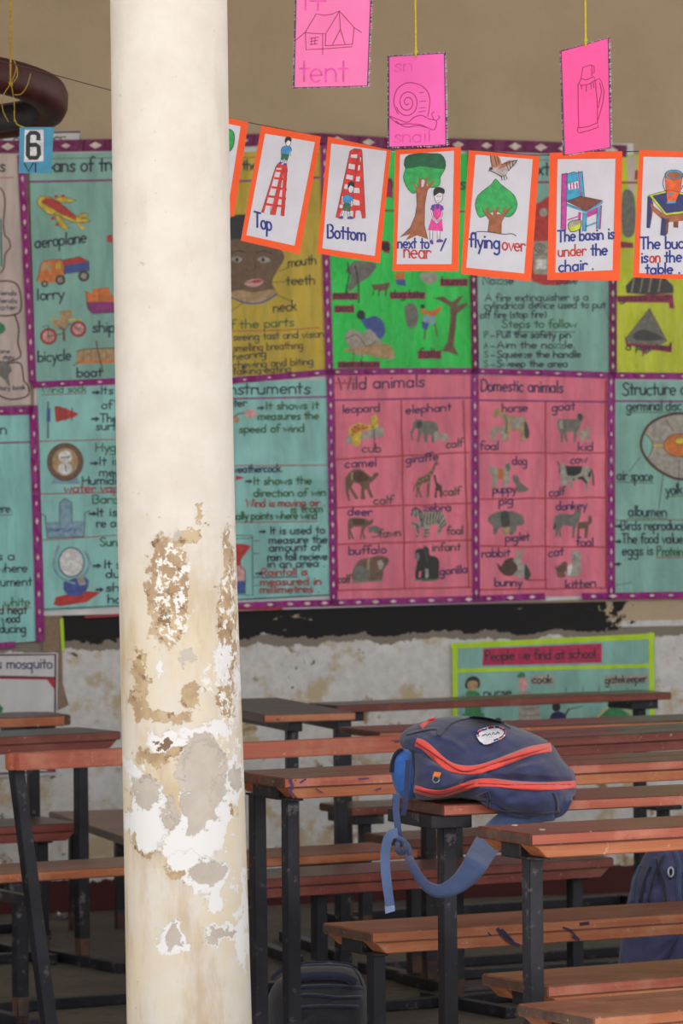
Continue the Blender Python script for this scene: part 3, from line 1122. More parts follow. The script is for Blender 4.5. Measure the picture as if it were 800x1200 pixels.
D.stroke([(x - 5, y - 5), (x + 5, y - 6)], 1, BLACKI)
D.stroke([(x, y + 4), (x + 1, y + 11)], 1, BLACKI)
D.stroke(arc(x, y, 21, 22, 0, 360, 26), .8, BRND)
D.done('drawing', ch)
D = Draw(pl)
D.poly(Z((240, 545), (262, 528), (288, 545), (290, 640), (240, 640)), SKYC)
D.poly(Z((188, 625), (340, 618), (338, 682), (190, 688)), SKYC)
D.stroke(Z((160, 588), (182, 598), (190, 688), (338, 682), (342, 585), (360, 578)), 1, GREYK)
D.stroke(Z((240, 630), (240, 545), (262, 528), (288, 545), (290, 630)), .9, GREYK)
D.text('mercury', 57, 90, 623, 622, 3, BLUC, .9)
D.done('drawing', ch)
D = Draw(pl)
D.poly(Z((215, 955), (225, 925), (330, 900), (405, 905), (350, 945), (240, 962)), REDC)
D.poly(Z((255, 865), (345, 845), (355, 880), (330, 915), (275, 920)), BLUC, smooth=2)
D.stroke(Z((235, 720), (215, 800), (250, 850), (300, 870)), 2.6, SKYC, smooth=3)
D.stroke(Z((340, 740), (362, 790), (330, 850)), 2.6, SKYC, smooth=3)
x, y = Z((287, 785))[0]
D.poly(arc(x, y, 15, 17.5, 0, 350, 26), SKYC)
D.poly(arc(x, y, 13.6, 15.8, 0, 350, 26), WHT)
D.stroke(arc(x, y, 15, 17.5, 0, 360, 26), .8, GREYK)
D.poly(Z((305, 845), (335, 835), (345, 875), (320, 878)), GREYL)
D.done('drawing', ch)
Z = zc(270, 440, 6.667)
D = Draw(pl)   # vane, anemometer cup
D.poly(Z((40, 780), (115, 798), (40, 820)), REDC)
D.poly(arc(*Z((155, 297))[0], 7.5, 5, 0, 350, 18), PNKC)
D.stroke(Z((20, 330), (60, 300), (105, 292)), 1.4, BRN)
D.poly(arc(*Z((45, 345))[0], 4, 4, 0, 350, 12), TAN)
D.done('drawing', ch)
Z = zc(270, 570, 6.667)
D = Draw(pl)   # rain gauge
D.stroke(Z((-90, 380), (170, 385), (175, 850), (-90, 840)), 1.0, TEXTD)
D.stroke(Z((-90, 410), (165, 405)), .7, TEXTD)
D.poly(Z((-80, 445), (110, 450), (160, 465), (85, 570), (70, 660), (40, 660), (-80, 480)), REDC)
D.poly(Z((30, 620), (110, 620), (110, 740), (30, 745)), PNKC)
D.poly(Z((-40, 740), (112, 740), (112, 838), (-40, 838)), BLUC)
D.stroke(Z((78, 590), (80, 640), (115, 650), (115, 840)), .8, TEXTD)
for ya in (425, 525, 710, 775):
    D.stroke(Z((180, ya), (225, ya)), .7, TEXTD)
D.done('drawing', ch)
D = Draw(pl)
D.text('Wind sock', 49, 102, 461, 459, 4.6, GRNI, 1.2)
D.line(49, 463, 101, 461, .9, REDI)
for s, x0, x1, y, m in (('Its used', 118, 170, 462, TEXTD), ('of wind', 119, 165, 479, TEXTD), ('The sock', 117, 168, 495, TEXTD), ('surface', 112, 160, 504, TEXTD),
                        ('Hygrometer', 112, 190, 529, GRNI), ('It is used', 116, 180, 545, TEXTD), ('measure', 116, 170, 558, TEXTD), ('Humidity', 96, 150, 568, TEXTD),
                        ('water vapour in air', 75, 200, 577, REDI), ('Barometer', 108, 180, 590, GRNI), ('It is used', 113, 176, 605, TEXTD), ('re a', 113, 137, 618, TEXTD),
                        ('Sunshine recorder', 117, 220, 640, GRNI), ('It shows', 122, 176, 666, TEXTD), ('duration', 124, 180, 677, TEXTD), ('shining', 124, 176, 693, TEXTD), ('hours', 126, 166, 707, TEXTD)):
    D.text(s, x0, x1, y, y - 1, 5.4, m, 1.5)
for x, y in ((112, 460), (111, 491), (110, 543), (108, 602), (113, 663), (116, 691)):
    D.poly([(x - 4, y - 1.2), (x + 1, y - 1.2), (x + 1, y - 3), (x + 6, y), (x + 1, y + 3), (x + 1, y + 1.2), (x - 4, y + 1.2)], TEXTD)
for s, x0, x1, y, m in (('meter', 258, 289, 477, TEXTD), ('It shows it', 311, 374, 480, GRNI), ('measures the', 302, 374, 492, GRNI), ('speed of wind', 280, 357, 507, GRNI),
                        ('weathercock.', 272, 331, 554, NAVY), ('It shows the', 297, 366, 568, GRNI), ('direction of win', 297, 382, 582, GRNI),
                        ('Wind is moving air .', 288, 381, 594, REDI), ('is from', 340, 379, 601, GRNI), ('usually points where wind', 262, 372, 609, GRNI),
                        ('It is used to', 316, 381, 626, TEXTD), ('measure the', 315, 384, 637, TEXTD), ('amount of', 315, 377, 646, TEXTD), ('rain fall recieve', 313, 384, 657, TEXTD),
                        ('in an area .', 313, 381, 665, TEXTD), ('Rainfall is', 306, 361, 675, REDI), ('measured in', 305, 377, 686, REDI), ('millimetres .', 304, 375, 695, REDI)):
    D.text(s, x0, x1, y, y - 1, 5.0, m, 1.4)
D.line(306, 677, 348, 676, 1.0, NAVY)
for x, y in ((305, 478), (291, 564), (307, 623), (303, 672)):
    D.poly([(x - 3.5, y - 1), (x + 1, y - 1), (x + 1, y - 2.6), (x + 5, y), (x + 1, y + 2.6), (x + 1, y + 1), (x - 3.5, y + 1)], TEXTD)
D.done('lettering', ch)


# ---- the two animal charts
def grid(D, lines, w=1.5):
    for a in lines:
        D.line(*a, w, REDI, .45)


ch, pl = chart('wall_chart', [(390, 440), (552, 437), (556, 700), (394, 704)], PINK, 'rose pink chart of wild animals and their young in a red grid')
D = Draw(pl)
D.text('Wild animals', 396, 498, 457, 453, 7.8, NAVY, 1.8)
D.line(391, 469, 552, 466, 2.0, MAUVE)
D.line(392, 449, 420, 449, 1.0, REDI)
grid(D, [(392, 538, 550, 530), (394, 595, 552, 590), (394, 638, 553, 633), (396, 692, 552, 688), (470, 470, 474, 690), (543, 470, 549, 689), (391, 448, 396, 692)])
D.done('heading', ch)
Z = zc(385, 460, 8.567)
D = Draw(pl)   # leopard
D.poly(Z((170, 470), (180, 440), (330, 420), (480, 340), (550, 360), (550, 440), (330, 475), (180, 520)), GREYL)
D.poly(Z((200, 430), (205, 370), (240, 330), (310, 305), (400, 330), (430, 310), (425, 240), (480, 230), (490, 300), (500, 340), (440, 365), (380, 380), (330, 400), (310, 530), (240, 520), (230, 440)), YEL, smooth=2)
D.poly(Z((230, 400), (240, 345), (310, 330), (390, 345), (380, 370), (300, 385), (260, 420)), ORNG, smooth=2)
for q in ((230, 370), (260, 345), (300, 325), (340, 330), (390, 350), (300, 360), (350, 360), (250, 390), (440, 345), (240, 425)):
    D.poly(arc(*Z(q)[0], 1.1, .9, 0, 330, 7), BRND)
D.stroke(Z((455, 380), (462, 560)), 1, GREYK)
D.done('drawing', ch)
D = Draw(pl)   # camel
D.poly(Z((165, 860), (210, 800), (250, 770), (300, 765), (350, 785), (400, 830), (430, 850), (460, 805), (500, 805), (495, 835), (440, 890), (410, 910), (410, 960), (450, 1050), (420, 1060), (385, 970), (355, 980), (370, 1070), (320, 1070), (330, 950), (310, 915), (250, 900), (225, 950), (300, 1060), (270, 1075), (205, 960), (200, 1000), (215, 1085), (195, 1085), (170, 980)), BRN)
D.poly(Z((250, 800), (330, 790), (400, 850), (380, 890), (300, 900), (250, 870)), BRND, smooth=2)
D.poly(Z((225, 800), (245, 800), (245, 880), (225, 880)), TAN)
D.done('drawing', ch)
Z = zc(465, 460, 8.567)
D = Draw(pl)   # elephant
D.poly(Z((155, 370), (165, 310), (195, 270), (240, 268), (260, 290), (340, 285), (400, 310), (415, 360), (410, 420), (375, 500), (345, 505), (350, 430), (310, 420), (300, 500), (275, 500), (270, 420), (245, 400), (220, 500), (200, 498), (215, 400), (205, 360), (175, 370), (155, 420), (160, 485), (148, 480), (135, 390)), GREYD)
D.poly(Z((200, 300), (245, 285), (250, 330), (225, 360), (200, 350)), GREYK, smooth=2)
D.poly(Z((370, 420), (385, 385), (410, 385), (430, 410), (490, 410), (515, 440), (505, 490), (460, 490), (440, 450), (400, 490), (375, 490)), GREYL)
D.done('drawing', ch)
D = Draw(pl)   # giraffe
D.poly(Z((195, 960), (195, 900), (220, 860), (300, 825), (340, 780), (375, 715), (395, 690), (425, 715), (390, 730), (370, 790), (335, 850), (330, 920), (320, 1055), (300, 1055), (305, 900), (250, 910), (225, 960), (250, 1055), (232, 1055), (210, 980), (205, 1055), (188, 1055)), BRN)
for q in ((225, 890), (260, 870), (300, 855), (330, 820), (355, 780), (315, 900), (215, 940)):
    D.poly(arc(*Z(q)[0], 1.4, 1.2, 0, 330, 7), TAN)
D.poly(Z((365, 830), (385, 825), (400, 900), (450, 940), (450, 1055), (435, 1055), (425, 980), (400, 990), (400, 1055), (375, 1055), (390, 940)), BRND)
D.stroke(Z((190, 920), (165, 985)), 1, BRND)
D.done('drawing', ch)
Z = zc(385, 580, 8.89)
D = Draw(pl)   # deer
D.poly(Z((200, 300), (210, 245), (270, 235), (370, 245), (430, 270), (465, 240), (460, 290), (440, 310), (390, 330), (360, 380), (385, 460), (368, 460), (350, 400), (340, 460), (325, 460), (345, 330), (260, 330), (225, 360), (265, 460), (245, 460), (215, 390), (225, 465), (205, 465)), BRN)
D.poly(Z((245, 255), (370, 255), (380, 310), (260, 315)), BRND)
D.poly(Z((410, 340), (440, 330), (500, 320), (540, 360), (520, 410), (450, 380), (430, 400)), GREYD, smooth=2)
D.stroke(Z((450, 440), (520, 430), (535, 380)), 1.2, GREYK)
D.done('drawing', ch)
D = Draw(pl)   # buffalo
D.poly(Z((250, 790), (290, 720), (330, 670), (430, 655), (500, 635), (570, 640), (625, 665), (615, 720), (570, 780), (555, 880), (400, 890), (250, 890)), BRN, smooth=2)
D.poly(Z((250, 800), (290, 740), (360, 745), (400, 770), (440, 760), (430, 810), (400, 890), (260, 890)), GREYD, smooth=2)
D.poly(Z((400, 680), (430, 660), (420, 790), (395, 780)), TAN)
D.poly(Z((510, 690), (560, 680), (570, 740), (530, 780)), GREYL, smooth=2)
D.stroke(Z((590, 650), (612, 690), (560, 700)), 1.2, GREYK)
D.line(*Z((245, 910))[0], *Z((555, 890))[0], 1.3, GRNC)
D.done('drawing', ch)
Z = zc(465, 580, 8.89)
D = Draw(pl)   # zebra
body = Z((140, 220), (165, 150), (200, 135), (250, 180), (330, 180), (440, 170), (490, 200), (515, 300), (470, 330), (460, 380), (440, 430), (415, 430), (430, 330), (410, 300), (340, 320), (330, 400), (300, 450), (275, 450), (290, 360), (230, 330), (220, 455), (200, 455), (205, 370), (150, 310), (150, 280), (200, 290), (240, 280), (220, 240), (170, 215))
D.poly(body, GREYL)
for a, b in (((170, 150), (150, 215)), ((195, 140), (200, 230)), ((225, 165), (250, 270)), ((260, 185), (255, 330)), ((290, 185), (270, 330)), ((320, 185), (310, 310)), ((350, 185), (345, 310)),
             ((385, 180), (370, 300)), ((420, 180), (390, 300)), ((450, 185), (415, 290)), ((480, 210), (430, 300)), ((500, 260), (440, 330)), ((510, 300), (450, 350)), ((160, 290), (230, 330)), ((200, 300), (225, 400)),
             ((290, 370), (335, 360)), ((285, 400), (332, 395)), ((280, 430), (310, 435)), ((430, 380), (462, 370)), ((205, 430), (220, 430))):
    D.stroke(Z(a, b), 1.2, BLACKI)
D.stroke(Z((160, 160), (200, 135), (250, 180)), 1.6, BLACKI, smooth=3)
D.done('drawing', ch)
D = Draw(pl)   # gorilla
D.poly(Z((190, 640), (195, 580), (235, 555), (270, 560), (290, 530), (330, 560), (340, 630), (400, 640), (440, 690), (435, 800), (430, 880), (340, 895), (200, 885), (195, 780), (210, 700)), BLACKI, smooth=2)
D.poly(Z((195, 620), (225, 600), (235, 660), (210, 690)), GREYD, smooth=2)
D.poly(Z((230, 800), (255, 790), (245, 860), (225, 860)), PINK)
D.poly(Z((295, 770), (325, 770), (330, 860), (295, 865)), GREYL)
D.stroke(Z((280, 540), (300, 600), (320, 700)), 2, GREYK)
D.line(*Z((190, 885))[0], *Z((430, 880))[0], 1.5, GRNC)
D.done('drawing', ch)
D = Draw(pl)
for s, x0, x1, ya, yb, m in (('leopard', 401, 446, 484, 482, NAVY), ('elephant', 475, 529, 485, 481, NAVY), ('cub', 424, 447, 530, 530, GREYK), ('calf', 522, 543, 525, 523, GREYK),
                             ('camel', 404, 442, 548, 546, NAVY), ('giraffe', 475, 514, 543, 539, NAVY), ('calf', 437, 461, 591, 590, GREYK), ('calf', 518, 540, 581, 580, GREYK),
                             ('deer', 407, 436, 604, 604, NAVY), ('zebra', 496, 529, 599, 599, NAVY), ('fawn', 444, 470, 630, 628, GREYK), ('foal', 523, 543, 626, 626, GREYK),
                             ('buffalo', 408, 453, 650, 648, NAVY), ('infant', 506, 540, 646, 645, GREYK), ('calf', 396, 411, 683, 683, GREYK), ('gorilla', 515, 548, 674, 671, NAVY)):
    D.text(s, x0, x1, ya, yb, 5.2, m, 1.5)
D.done('lettering', ch)

ch, pl = chart('wall_chart', [(558, 440), (714, 442), (716, 697), (560, 701)], PINK, 'rose pink chart of domestic animals and their young in a red grid')
D = Draw(pl)
D.text('Domestic animals', 563, 660, 458, 460, 7.6, NAVY, 1.8)
D.line(559, 469, 715, 471, 2.0, MAUVE)
grid(D, [(560, 531, 708, 531), (560, 585, 709, 583), (560, 640, 708, 641), (560, 691, 710, 689), (639, 471, 639, 690), (560, 446, 560, 691), (709, 446, 710, 689), (618, 680, 640, 680)])
D.done('heading', ch)
Z = zc(555, 460, 9.235)
D = Draw(pl)   # horse and foal
D.poly(Z((205, 270), (225, 190), (260, 170), (310, 200), (390, 250), (530, 260), (570, 290), (600, 420), (595, 490), (560, 500), (545, 530), (500, 530), (510, 420), (390, 410), (375, 530), (355, 530), (350, 450), (330, 400), (320, 300), (270, 240), (240, 280)), TAN)
D.poly(Z((400, 275), (535, 270), (530, 390), (410, 390)), GREYL)
D.poly(Z((550, 300), (600, 420), (590, 490), (550, 480)), GREYK, smooth=2)
D.poly(Z((180, 410), (210, 370), (330, 375), (345, 420), (345, 530), (310, 530), (290, 430), (240, 430), (235, 540), (210, 540), (205, 450), (185, 530), (175, 500)), GREYL)
D.stroke(Z((330, 240), (360, 320), (345, 440)), 2, GREYD)
D.done('drawing', ch)
D = Draw(pl)   # dog and puppy
D.poly(Z((155, 830), (180, 785), (215, 800), (230, 820), (330, 820), (345, 770), (380, 755), (400, 790), (390, 850), (380, 900), (390, 960), (350, 1020), (310, 1020), (320, 920), (260, 930), (240, 1040), (205, 1045), (195, 900), (170, 850)), GREYL)
D.poly(Z((255, 825), (325, 830), (320, 930), (260, 935)), ORNG)
D.poly(Z((345, 780), (385, 770), (390, 840), (355, 850)), GREYD, smooth=2)
D.poly(Z((415, 910), (440, 890), (480, 905), (500, 970), (600, 1050), (560, 1070), (470, 1080), (460, 1000), (430, 960)), GREYD)
D.done('drawing', ch)
Z = zc(635, 460, 9.235)
D = Draw(pl)   # goat and kid
D.poly(Z((165, 320), (180, 290), (280, 290), (370, 290), (385, 230), (420, 220), (450, 260), (430, 310), (400, 390), (375, 430), (365, 540), (340, 540), (340, 420), (260, 425), (275, 530), (255, 530), (235, 430), (225, 540), (205, 540), (200, 430), (170, 390)), GREYD)
D.poly(Z((185, 310), (220, 300), (230, 390), (190, 390)), GREYL)
D.poly(Z((380, 410), (460, 410), (480, 370), (510, 380), (510, 440), (520, 530), (490, 530), (470, 470), (440, 540), (420, 540), (415, 460), (385, 450)), GREYL)
D.poly(Z((385, 235), (430, 235), (430, 300), (395, 290)), GREYK, smooth=2)
D.done('drawing', ch)
D = Draw(pl)   # cow
D.poly(Z((165, 750), (190, 790), (240, 760), (260, 795), (430, 795), (500, 800), (540, 850), (530, 930), (495, 960), (490, 1060), (465, 1060), (470, 980), (420, 940), (330, 950), (330, 1040), (310, 1040), (280, 960), (260, 1030), (230, 1000), (205, 1000), (195, 900)), GREYL)
D.poly(Z((250, 795), (435, 795), (420, 870), (350, 905), (270, 895)), BLACKI)
D.poly(Z((390, 915), (440, 905), (490, 970), (480, 990), (430, 940), (390, 940)), BLACKI)
D.poly(Z((495, 870), (525, 850), (530, 900), (500, 930)), BLACKI)
D.poly(Z((320, 930), (350, 930), (345, 955)), BLACKI)
D.stroke(Z((530, 830), (550, 900), (555, 1000)), 1.8, GREYK)
D.stroke(Z((165, 745), (190, 790), (190, 880)), 1.3, BRND)
D.done('drawing', ch)
Z = zc(555, 580, 9.41)
D = Draw(pl)   # pig
D.poly(Z((155, 260), (200, 210), (290, 180), (420, 180), (530, 225), (560, 310), (530, 330), (470, 340), (470, 400), (400, 440), (370, 370), (280, 360), (250, 430), (215, 435), (215, 350), (170, 300)), GREYD, smooth=2)
D.poly(Z((300, 190), (385, 190), (390, 340), (310, 350)), GREYK, smooth=2)
D.poly(Z((310, 370), (390, 350), (405, 400), (350, 450), (315, 410)), TAN, smooth=2)
D.done('drawing', ch)
D = Draw(pl)   # rabbit
D.poly(Z((255, 745), (300, 790), (340, 720), (430, 690), (480, 760), (480, 840), (420, 890), (340, 885), (280, 830)), BRND, smooth=2)
D.poly(Z((430, 720), (470, 680), (455, 600), (480, 610), (500, 640), (565, 595), (530, 660), (520, 740), (580, 780), (580, 860), (520, 920), (430, 880), (480, 830), (480, 780)), GREYL)
D.poly(Z((560, 770), (585, 780), (630, 880), (590, 940), (560, 920)), GREYK, smooth=2)
D.done('drawing', ch)
Z = zc(635, 580, 9.41)
D = Draw(pl)   # donkey
D.poly(Z((120, 370), (140, 240), (190, 205), (340, 215), (370, 170), (410, 150), (430, 180), (420, 240), (400, 300), (370, 350), (350, 475), (330, 475), (335, 350), (230, 330), (200, 380), (210, 460), (190, 460), (180, 390), (165, 460), (145, 460), (150, 350)), GREYD)
D.poly(Z((390, 340), (400, 300), (510, 290), (510, 240), (540, 225), (550, 300), (510, 340), (495, 475), (465, 475), (475, 370), (410, 370), (410, 475), (385, 475)), BRN)
D.poly(Z((120, 370), (145, 290), (155, 350), (135, 385)), GREYK)
D.done('drawing', ch)
D = Draw(pl)   # cat and kitten
D.poly(Z((320, 700), (330, 600), (360, 625), (420, 620), (430, 740), (420, 870), (350, 900), (270, 895), (280, 830), (330, 760)), GREYL, smooth=2)
D.poly(Z((140, 770), (170, 800), (230, 740), (270, 740), (275, 830), (240, 850), (260, 900), (180, 910), (160, 850)), BRN, smooth=2)
for x in (180, 205, 235):
    D.stroke(Z((x, 780), (x + 5, 850)), 1.1, BRND)
D.stroke(Z((345, 660), (365, 690), (345, 720)), 1, GREYK)
D.poly(Z((280, 790), (330, 760), (320, 860), (290, 890)), WHT, smooth=2)
D.done('drawing', ch)
D = Draw(pl)
for s, x0, x1, ya, yb in (('horse', 588, 619, 483, 482), ('goat', 646, 674, 482, 480), ('foal', 562, 585, 527, 527), ('kid', 677, 696, 528, 528), ('dog', 600, 618, 544, 545), ('cow', 668, 688, 544, 542),
                          ('puppy', 577, 605, 578, 577), ('calf', 643, 662, 582, 580), ('pig', 584, 602, 592, 590), ('donkey', 651, 688, 598, 596), ('piglet', 592, 621, 635, 633), ('foal', 675, 696, 640, 640),
                          ('rabbit', 564, 598, 653, 652), ('cat', 642, 661, 653, 650), ('bunny', 579, 612, 687, 687), ('kitten', 662, 699, 690, 687)):
    D.text(s, x0, x1, ya, yb, 5.4, NAVY, 1.5)
D.done('lettering', ch)

# ---- structure of an egg
ch, pl = chart('wall_chart', [(719, 446), (884, 448), (884, 698), (718, 695)], TEAL, 'teal chart with a big drawn egg cut open, right edge')
Z = zc(710, 440, 4.615)
D = Draw(pl)
D.text('Structure of an egg', 729, 862, 463, 462, 8.2, TEXTD, 2)
D.line(719, 470, 884, 471, 2.2, MAUVE)
D.done('heading', ch)
D = Draw(pl)
egg = spline(Z((188, 380), (220, 280), (300, 225), (420, 205), (560, 240), (640, 370), (560, 510), (430, 560), (330, 540), (235, 470)), 5, True)
D.poly(egg, GREYL)
D.poly(Z((190, 380), (205, 310), (240, 345), (252, 380), (240, 420), (215, 460), (195, 420)), TEAL, smooth=2)
D.stroke(Z((255, 376), (320, 380)), 2.6, YEL)
x, y = Z((395, 378))[0]
D.poly(arc(x, y, 18, 13.5, 0, 350, 26), ORNG)
D.poly(arc(x + 1, y - 5.5, 6, 4, 0, 350, 18), YEL)
D.stroke(arc(x, y, 18, 13.5, 0, 360, 26), .9, BRND)
D.stroke(arc(x + 1, y - 5.5, 6, 4, 0, 360, 18), .7, GRNI)
D.stroke(Z((205, 310), (240, 345), (252, 380), (240, 420), (215, 460)), .9, BLACKI, smooth=3)
D.stroke(egg, 3.0, BRND, closed=True)
for a, b in (((320, 240), (365, 300)), ((185, 440), (125, 520)), ((310, 520), (285, 720)), ((395, 450), (390, 600))):
    D.stroke(Z(a, b), .7, BLACKI)
D.done('drawing', ch)
D = Draw(pl)
for s, a, b, m in (('germinal disc', (110, 190), (410, 188), TEXTD), ('air space', (60, 565), (255, 572), TEXTD), ('yolk', (320, 645), (415, 640), TEXTD), ('albumen', (120, 760), (330, 762), TEXTD)):
    (xa, ya), (xb, yb) = Z(a, b)
    D.text(s, xa, xb, ya, yb, 6.6, m, 1.7)
    D.line(xa, ya + 2.4, xb, yb + 2.4, .9, GRNI)
for s, a, b, m in (('Birds reproduce by', (80, 835), (500, 835), TEXTD), ('The food value of', (85, 908), (480, 905), TEXTD), ('eggs is', (85, 972), (255, 970), TEXTD), ('Proteins', (275, 975), (440, 975), GRNI)):
    (xa, ya), (xb, yb) = Z(a, b)
    D.text(s, xa, xb, ya, yb, 6.2, m, 1.6)
D.line(*Z((270, 985))[0], *Z((430, 985))[0], .9, REDI)
D.line(*Z((55, 783))[0], *Z((580, 780))[0], .9, BRN)
D.line(*Z((45, 1135))[0], *Z((140, 1120))[0], .6, BLACKI)
for q in ((62, 815), (62, 898), (60, 1020)):
    x, y = Z(q)[0]
    D.poly([(x - 3.5, y - 1.2), (x + 1, y - 1.2), (x + 1, y - 3), (x + 5, y), (x + 1, y + 3), (x + 1, y + 1.2), (x - 3.5, y + 1.2)], TEXTD)
D.done('lettering', ch)

# ---- mosquito poster
ch, pl = chart('wall_poster', [(-34, 766), (68, 765), (66, 908), (-34, 912)], WHITE, 'white poster with a red and dark border naming a mosquito, low left wall', 'poster')
D = Draw(pl)
REDP = ink('red poster border', (186, 36, 40))
BORD = ink('dark poster border', (84, 34, 42))
D.stroke([(-34, 768), (65, 767), (64, 904), (-34, 908)], 2.6, BORD)
D.poly([(-34, 791), (64, 793), (64, 796), (-34, 794)], BORD)
D.poly([(-34, 793.6), (55, 795), (55, 796.5), (-34, 795)], REDP)
D.poly([(54, 795), (64, 795), (64, 808)], REDP)
D.poly([(54, 903), (64, 890), (64, 903)], REDP)
D.done('border', ch)
D = Draw(pl)
D.text('Aedes mosquito', -36, 62, 784, 783, 6.6, NAVY, 1.6)
D.text('diseases', -8, 32, 881, 880, 4, NAVY, 1.4)
D.done('lettering', ch)
D = Draw(pl)
D.poly([(-20, 832), (-4, 822), (4, 830), (2, 836), (-20, 838)], GRNC)
D.stroke([(-10, 830), (-2, 812), (-14, 806)], 1, BLACKI)
D.done('drawing', ch)

# ---- people we find at school
LIMET = film_paper('lime tape', (186, 224, 30), 0.08)
ch, pl = chart('wall_poster', [(530, 754), (766, 742), (768, 872), (532, 880)], TEAL, 'teal poster in a lime green tape frame low on the wall behind the benches', 'poster')
D = Draw(pl)
D.stroke([(533, 880), (533, 757)], 6, LIMET)
D.stroke([(530, 757), (765, 745.5)], 6.4, LIMET)
D.stroke([(762.5, 743), (764.5, 872)], 6, LIMET)
D.stroke([(536, 786), (760, 780)], 4.4, LIMET)
D.done('border', ch)
D = Draw(pl)
MAGP = ink('magenta paper', (188, 26, 84))
D.poly([(566, 760), (705, 754), (705, 776.5), (565, 780)], MAGP)
D.text('People we find at school', 568, 698, 774, 771, 6.3, BLACKI, 1.7)
D.poly([(622, 792), (648, 790), (650, 802), (623, 803)], GREYL)
D.text('cook', 623, 647, 801, 800, 5.2, BLACKI, 1.5)
D.text('nurse', 566, 600, 816, 815, 4.8, BLACKI, 1.4)
D.poly([(708, 792), (759, 789), (760, 800), (708, 803)], GREYL)
D.text('gatekeeper', 709, 758, 801, 799, 5.0, BLACKI, 1.5)
D.done('lettering', ch)
Z = zc(520, 730, 3.077)
D = Draw(pl)   # nurse, cook, helper, house
D.poly(Z((75, 225), (85, 200), (105, 192), (125, 200), (130, 225), (120, 235), (85, 238)), BLACKI, smooth=3)
D.poly(Z((85, 215), (105, 208), (122, 215), (118, 238), (100, 245), (88, 238)), TAN, smooth=3)
D.poly(Z((75, 255), (100, 245), (130, 255), (145, 330), (150, 420), (60, 420), (65, 330)), GRNC, smooth=2)
D.poly(Z((60, 260), (80, 250), (75, 325), (60, 330)), SKYC)
D.poly(Z((128, 255), (145, 265), (148, 320), (135, 325)), SKYC)
D.poly(Z((265, 190), (275, 178), (290, 180), (292, 195), (268, 197)), GRNC, smooth=2)
D.poly(Z((270, 200), (300, 200), (300, 235), (275, 245)), PNKC, smooth=2)
D.poly(Z((265, 250), (310, 245), (345, 300), (350, 420), (280, 420), (270, 330)), GREYL)
for ya in (310, 335, 360, 385):
    D.stroke(Z((285, ya), (345, ya - 4)), 1, GREYD)
D.poly(Z((380, 350), (390, 325), (420, 320), (440, 335), (430, 360), (380, 365)), NAVY, smooth=2)
D.poly(arc(*Z((405, 303))[0], 5, 5.4, 0, 345, 14), BLACKI)
D.stroke(Z((430, 345), (450, 310)), 2, BRND)
D.stroke(Z((455, 310), (500, 300)), 1.2, BRN)
D.poly(Z((615, 290), (520, 365), (700, 360)), GRNC)
D.stroke(Z((520, 368), (617, 285), (712, 350)), 1.8, YEL)
for x in (440, 500, 560, 600, 660):
    D.stroke(Z((x, 230), (x + 2, 290)), .6, BLACKI)
D.poly(Z((185, 345), (205, 345), (208, 375), (185, 375)), BLACKI, smooth=2)
D.done('drawing', ch)

# ---- purple strips between the charts
strip([(-8, 172), (60, 171), (129, 170), (300, 164), (377, 163), (450, 168), (520, 169), (620, 172), (730, 177)], 14, 'long plum border strip with pale diamonds along the top of the charts', PLUM, (4.2, 7.5), 26)
strip([(25, 184), (32, 320), (38, 446)], 9, 'short purple border strip left of the transport chart', PURPLE, (1.5, 4), 17, True)
strip([(380, 170), (382, 300), (386, 437)], 9, 'purple border strip between the mustard and the green chart', PURPLE, (1.5, 4), 14, True)
strip([(387, 440), (391, 706)], 9, 'purple border strip between the weather and the wild animal chart', PURPLE, (1.5, 4), 14, True)
strip([(552, 180), (557, 433)], 8.5, 'plum border strip between the green and the fire extinguisher chart', PLUM, (1.5, 4), 14, True)
strip([(556, 437), (558, 702)], 8.5, 'purple border strip between the two pink animal charts', PURPLE, (1.5, 4), 15, True)
strip([(718, 181), (718, 436)], 9, 'plum border strip left of the yellow green chart', PLUM, (1.5, 4), 14, True)
strip([(716, 440), (716, 700)], 9, 'purple border strip left of the egg chart', PURPLE, (1.5, 4), 15, True)
strip([(40, 451), (150, 446), (272, 446), (330, 441), (385, 436), (470, 435), (555, 435), (640, 437), (717, 440), (812, 441)], 7.5, 'long purple border strip across the middle between upper and lower charts', PURPLE, (1.4, 3.2), 20)
strip([(-10, 482), (36, 481)], 9.5, 'short purple border strip on top of the lower left aqua chart', PURPLE, (1.5, 3.5), 16)
strip([(39, 478), (43, 600), (47, 749)], 10, 'purple border strip right of the lower left aqua chart', PURPLE, (1.7, 4), 20, True)
strip([(-10, 757), (16, 755.5)], 7, 'purple paper scrap under the lower left aqua chart', PURPLE, diamonds=False)
strip([(276, 710), (330, 708), (450, 705), (560, 702), (636, 699)], 8, 'purple border strip with white diamonds under the wild animal chart', PURPLE, (2.2, 4.5), 20)
strip([(684, 699), (820, 697)], 8, 'purple border strip under the egg chart, right of the torn gap', PURPLE, (2.2, 4.5), 22)
strip([(100, 723), (140, 721), (272, 714), (330, 713)], 2.6, 'thin red paper edge just above the black wall band', REDI, diamonds=False)

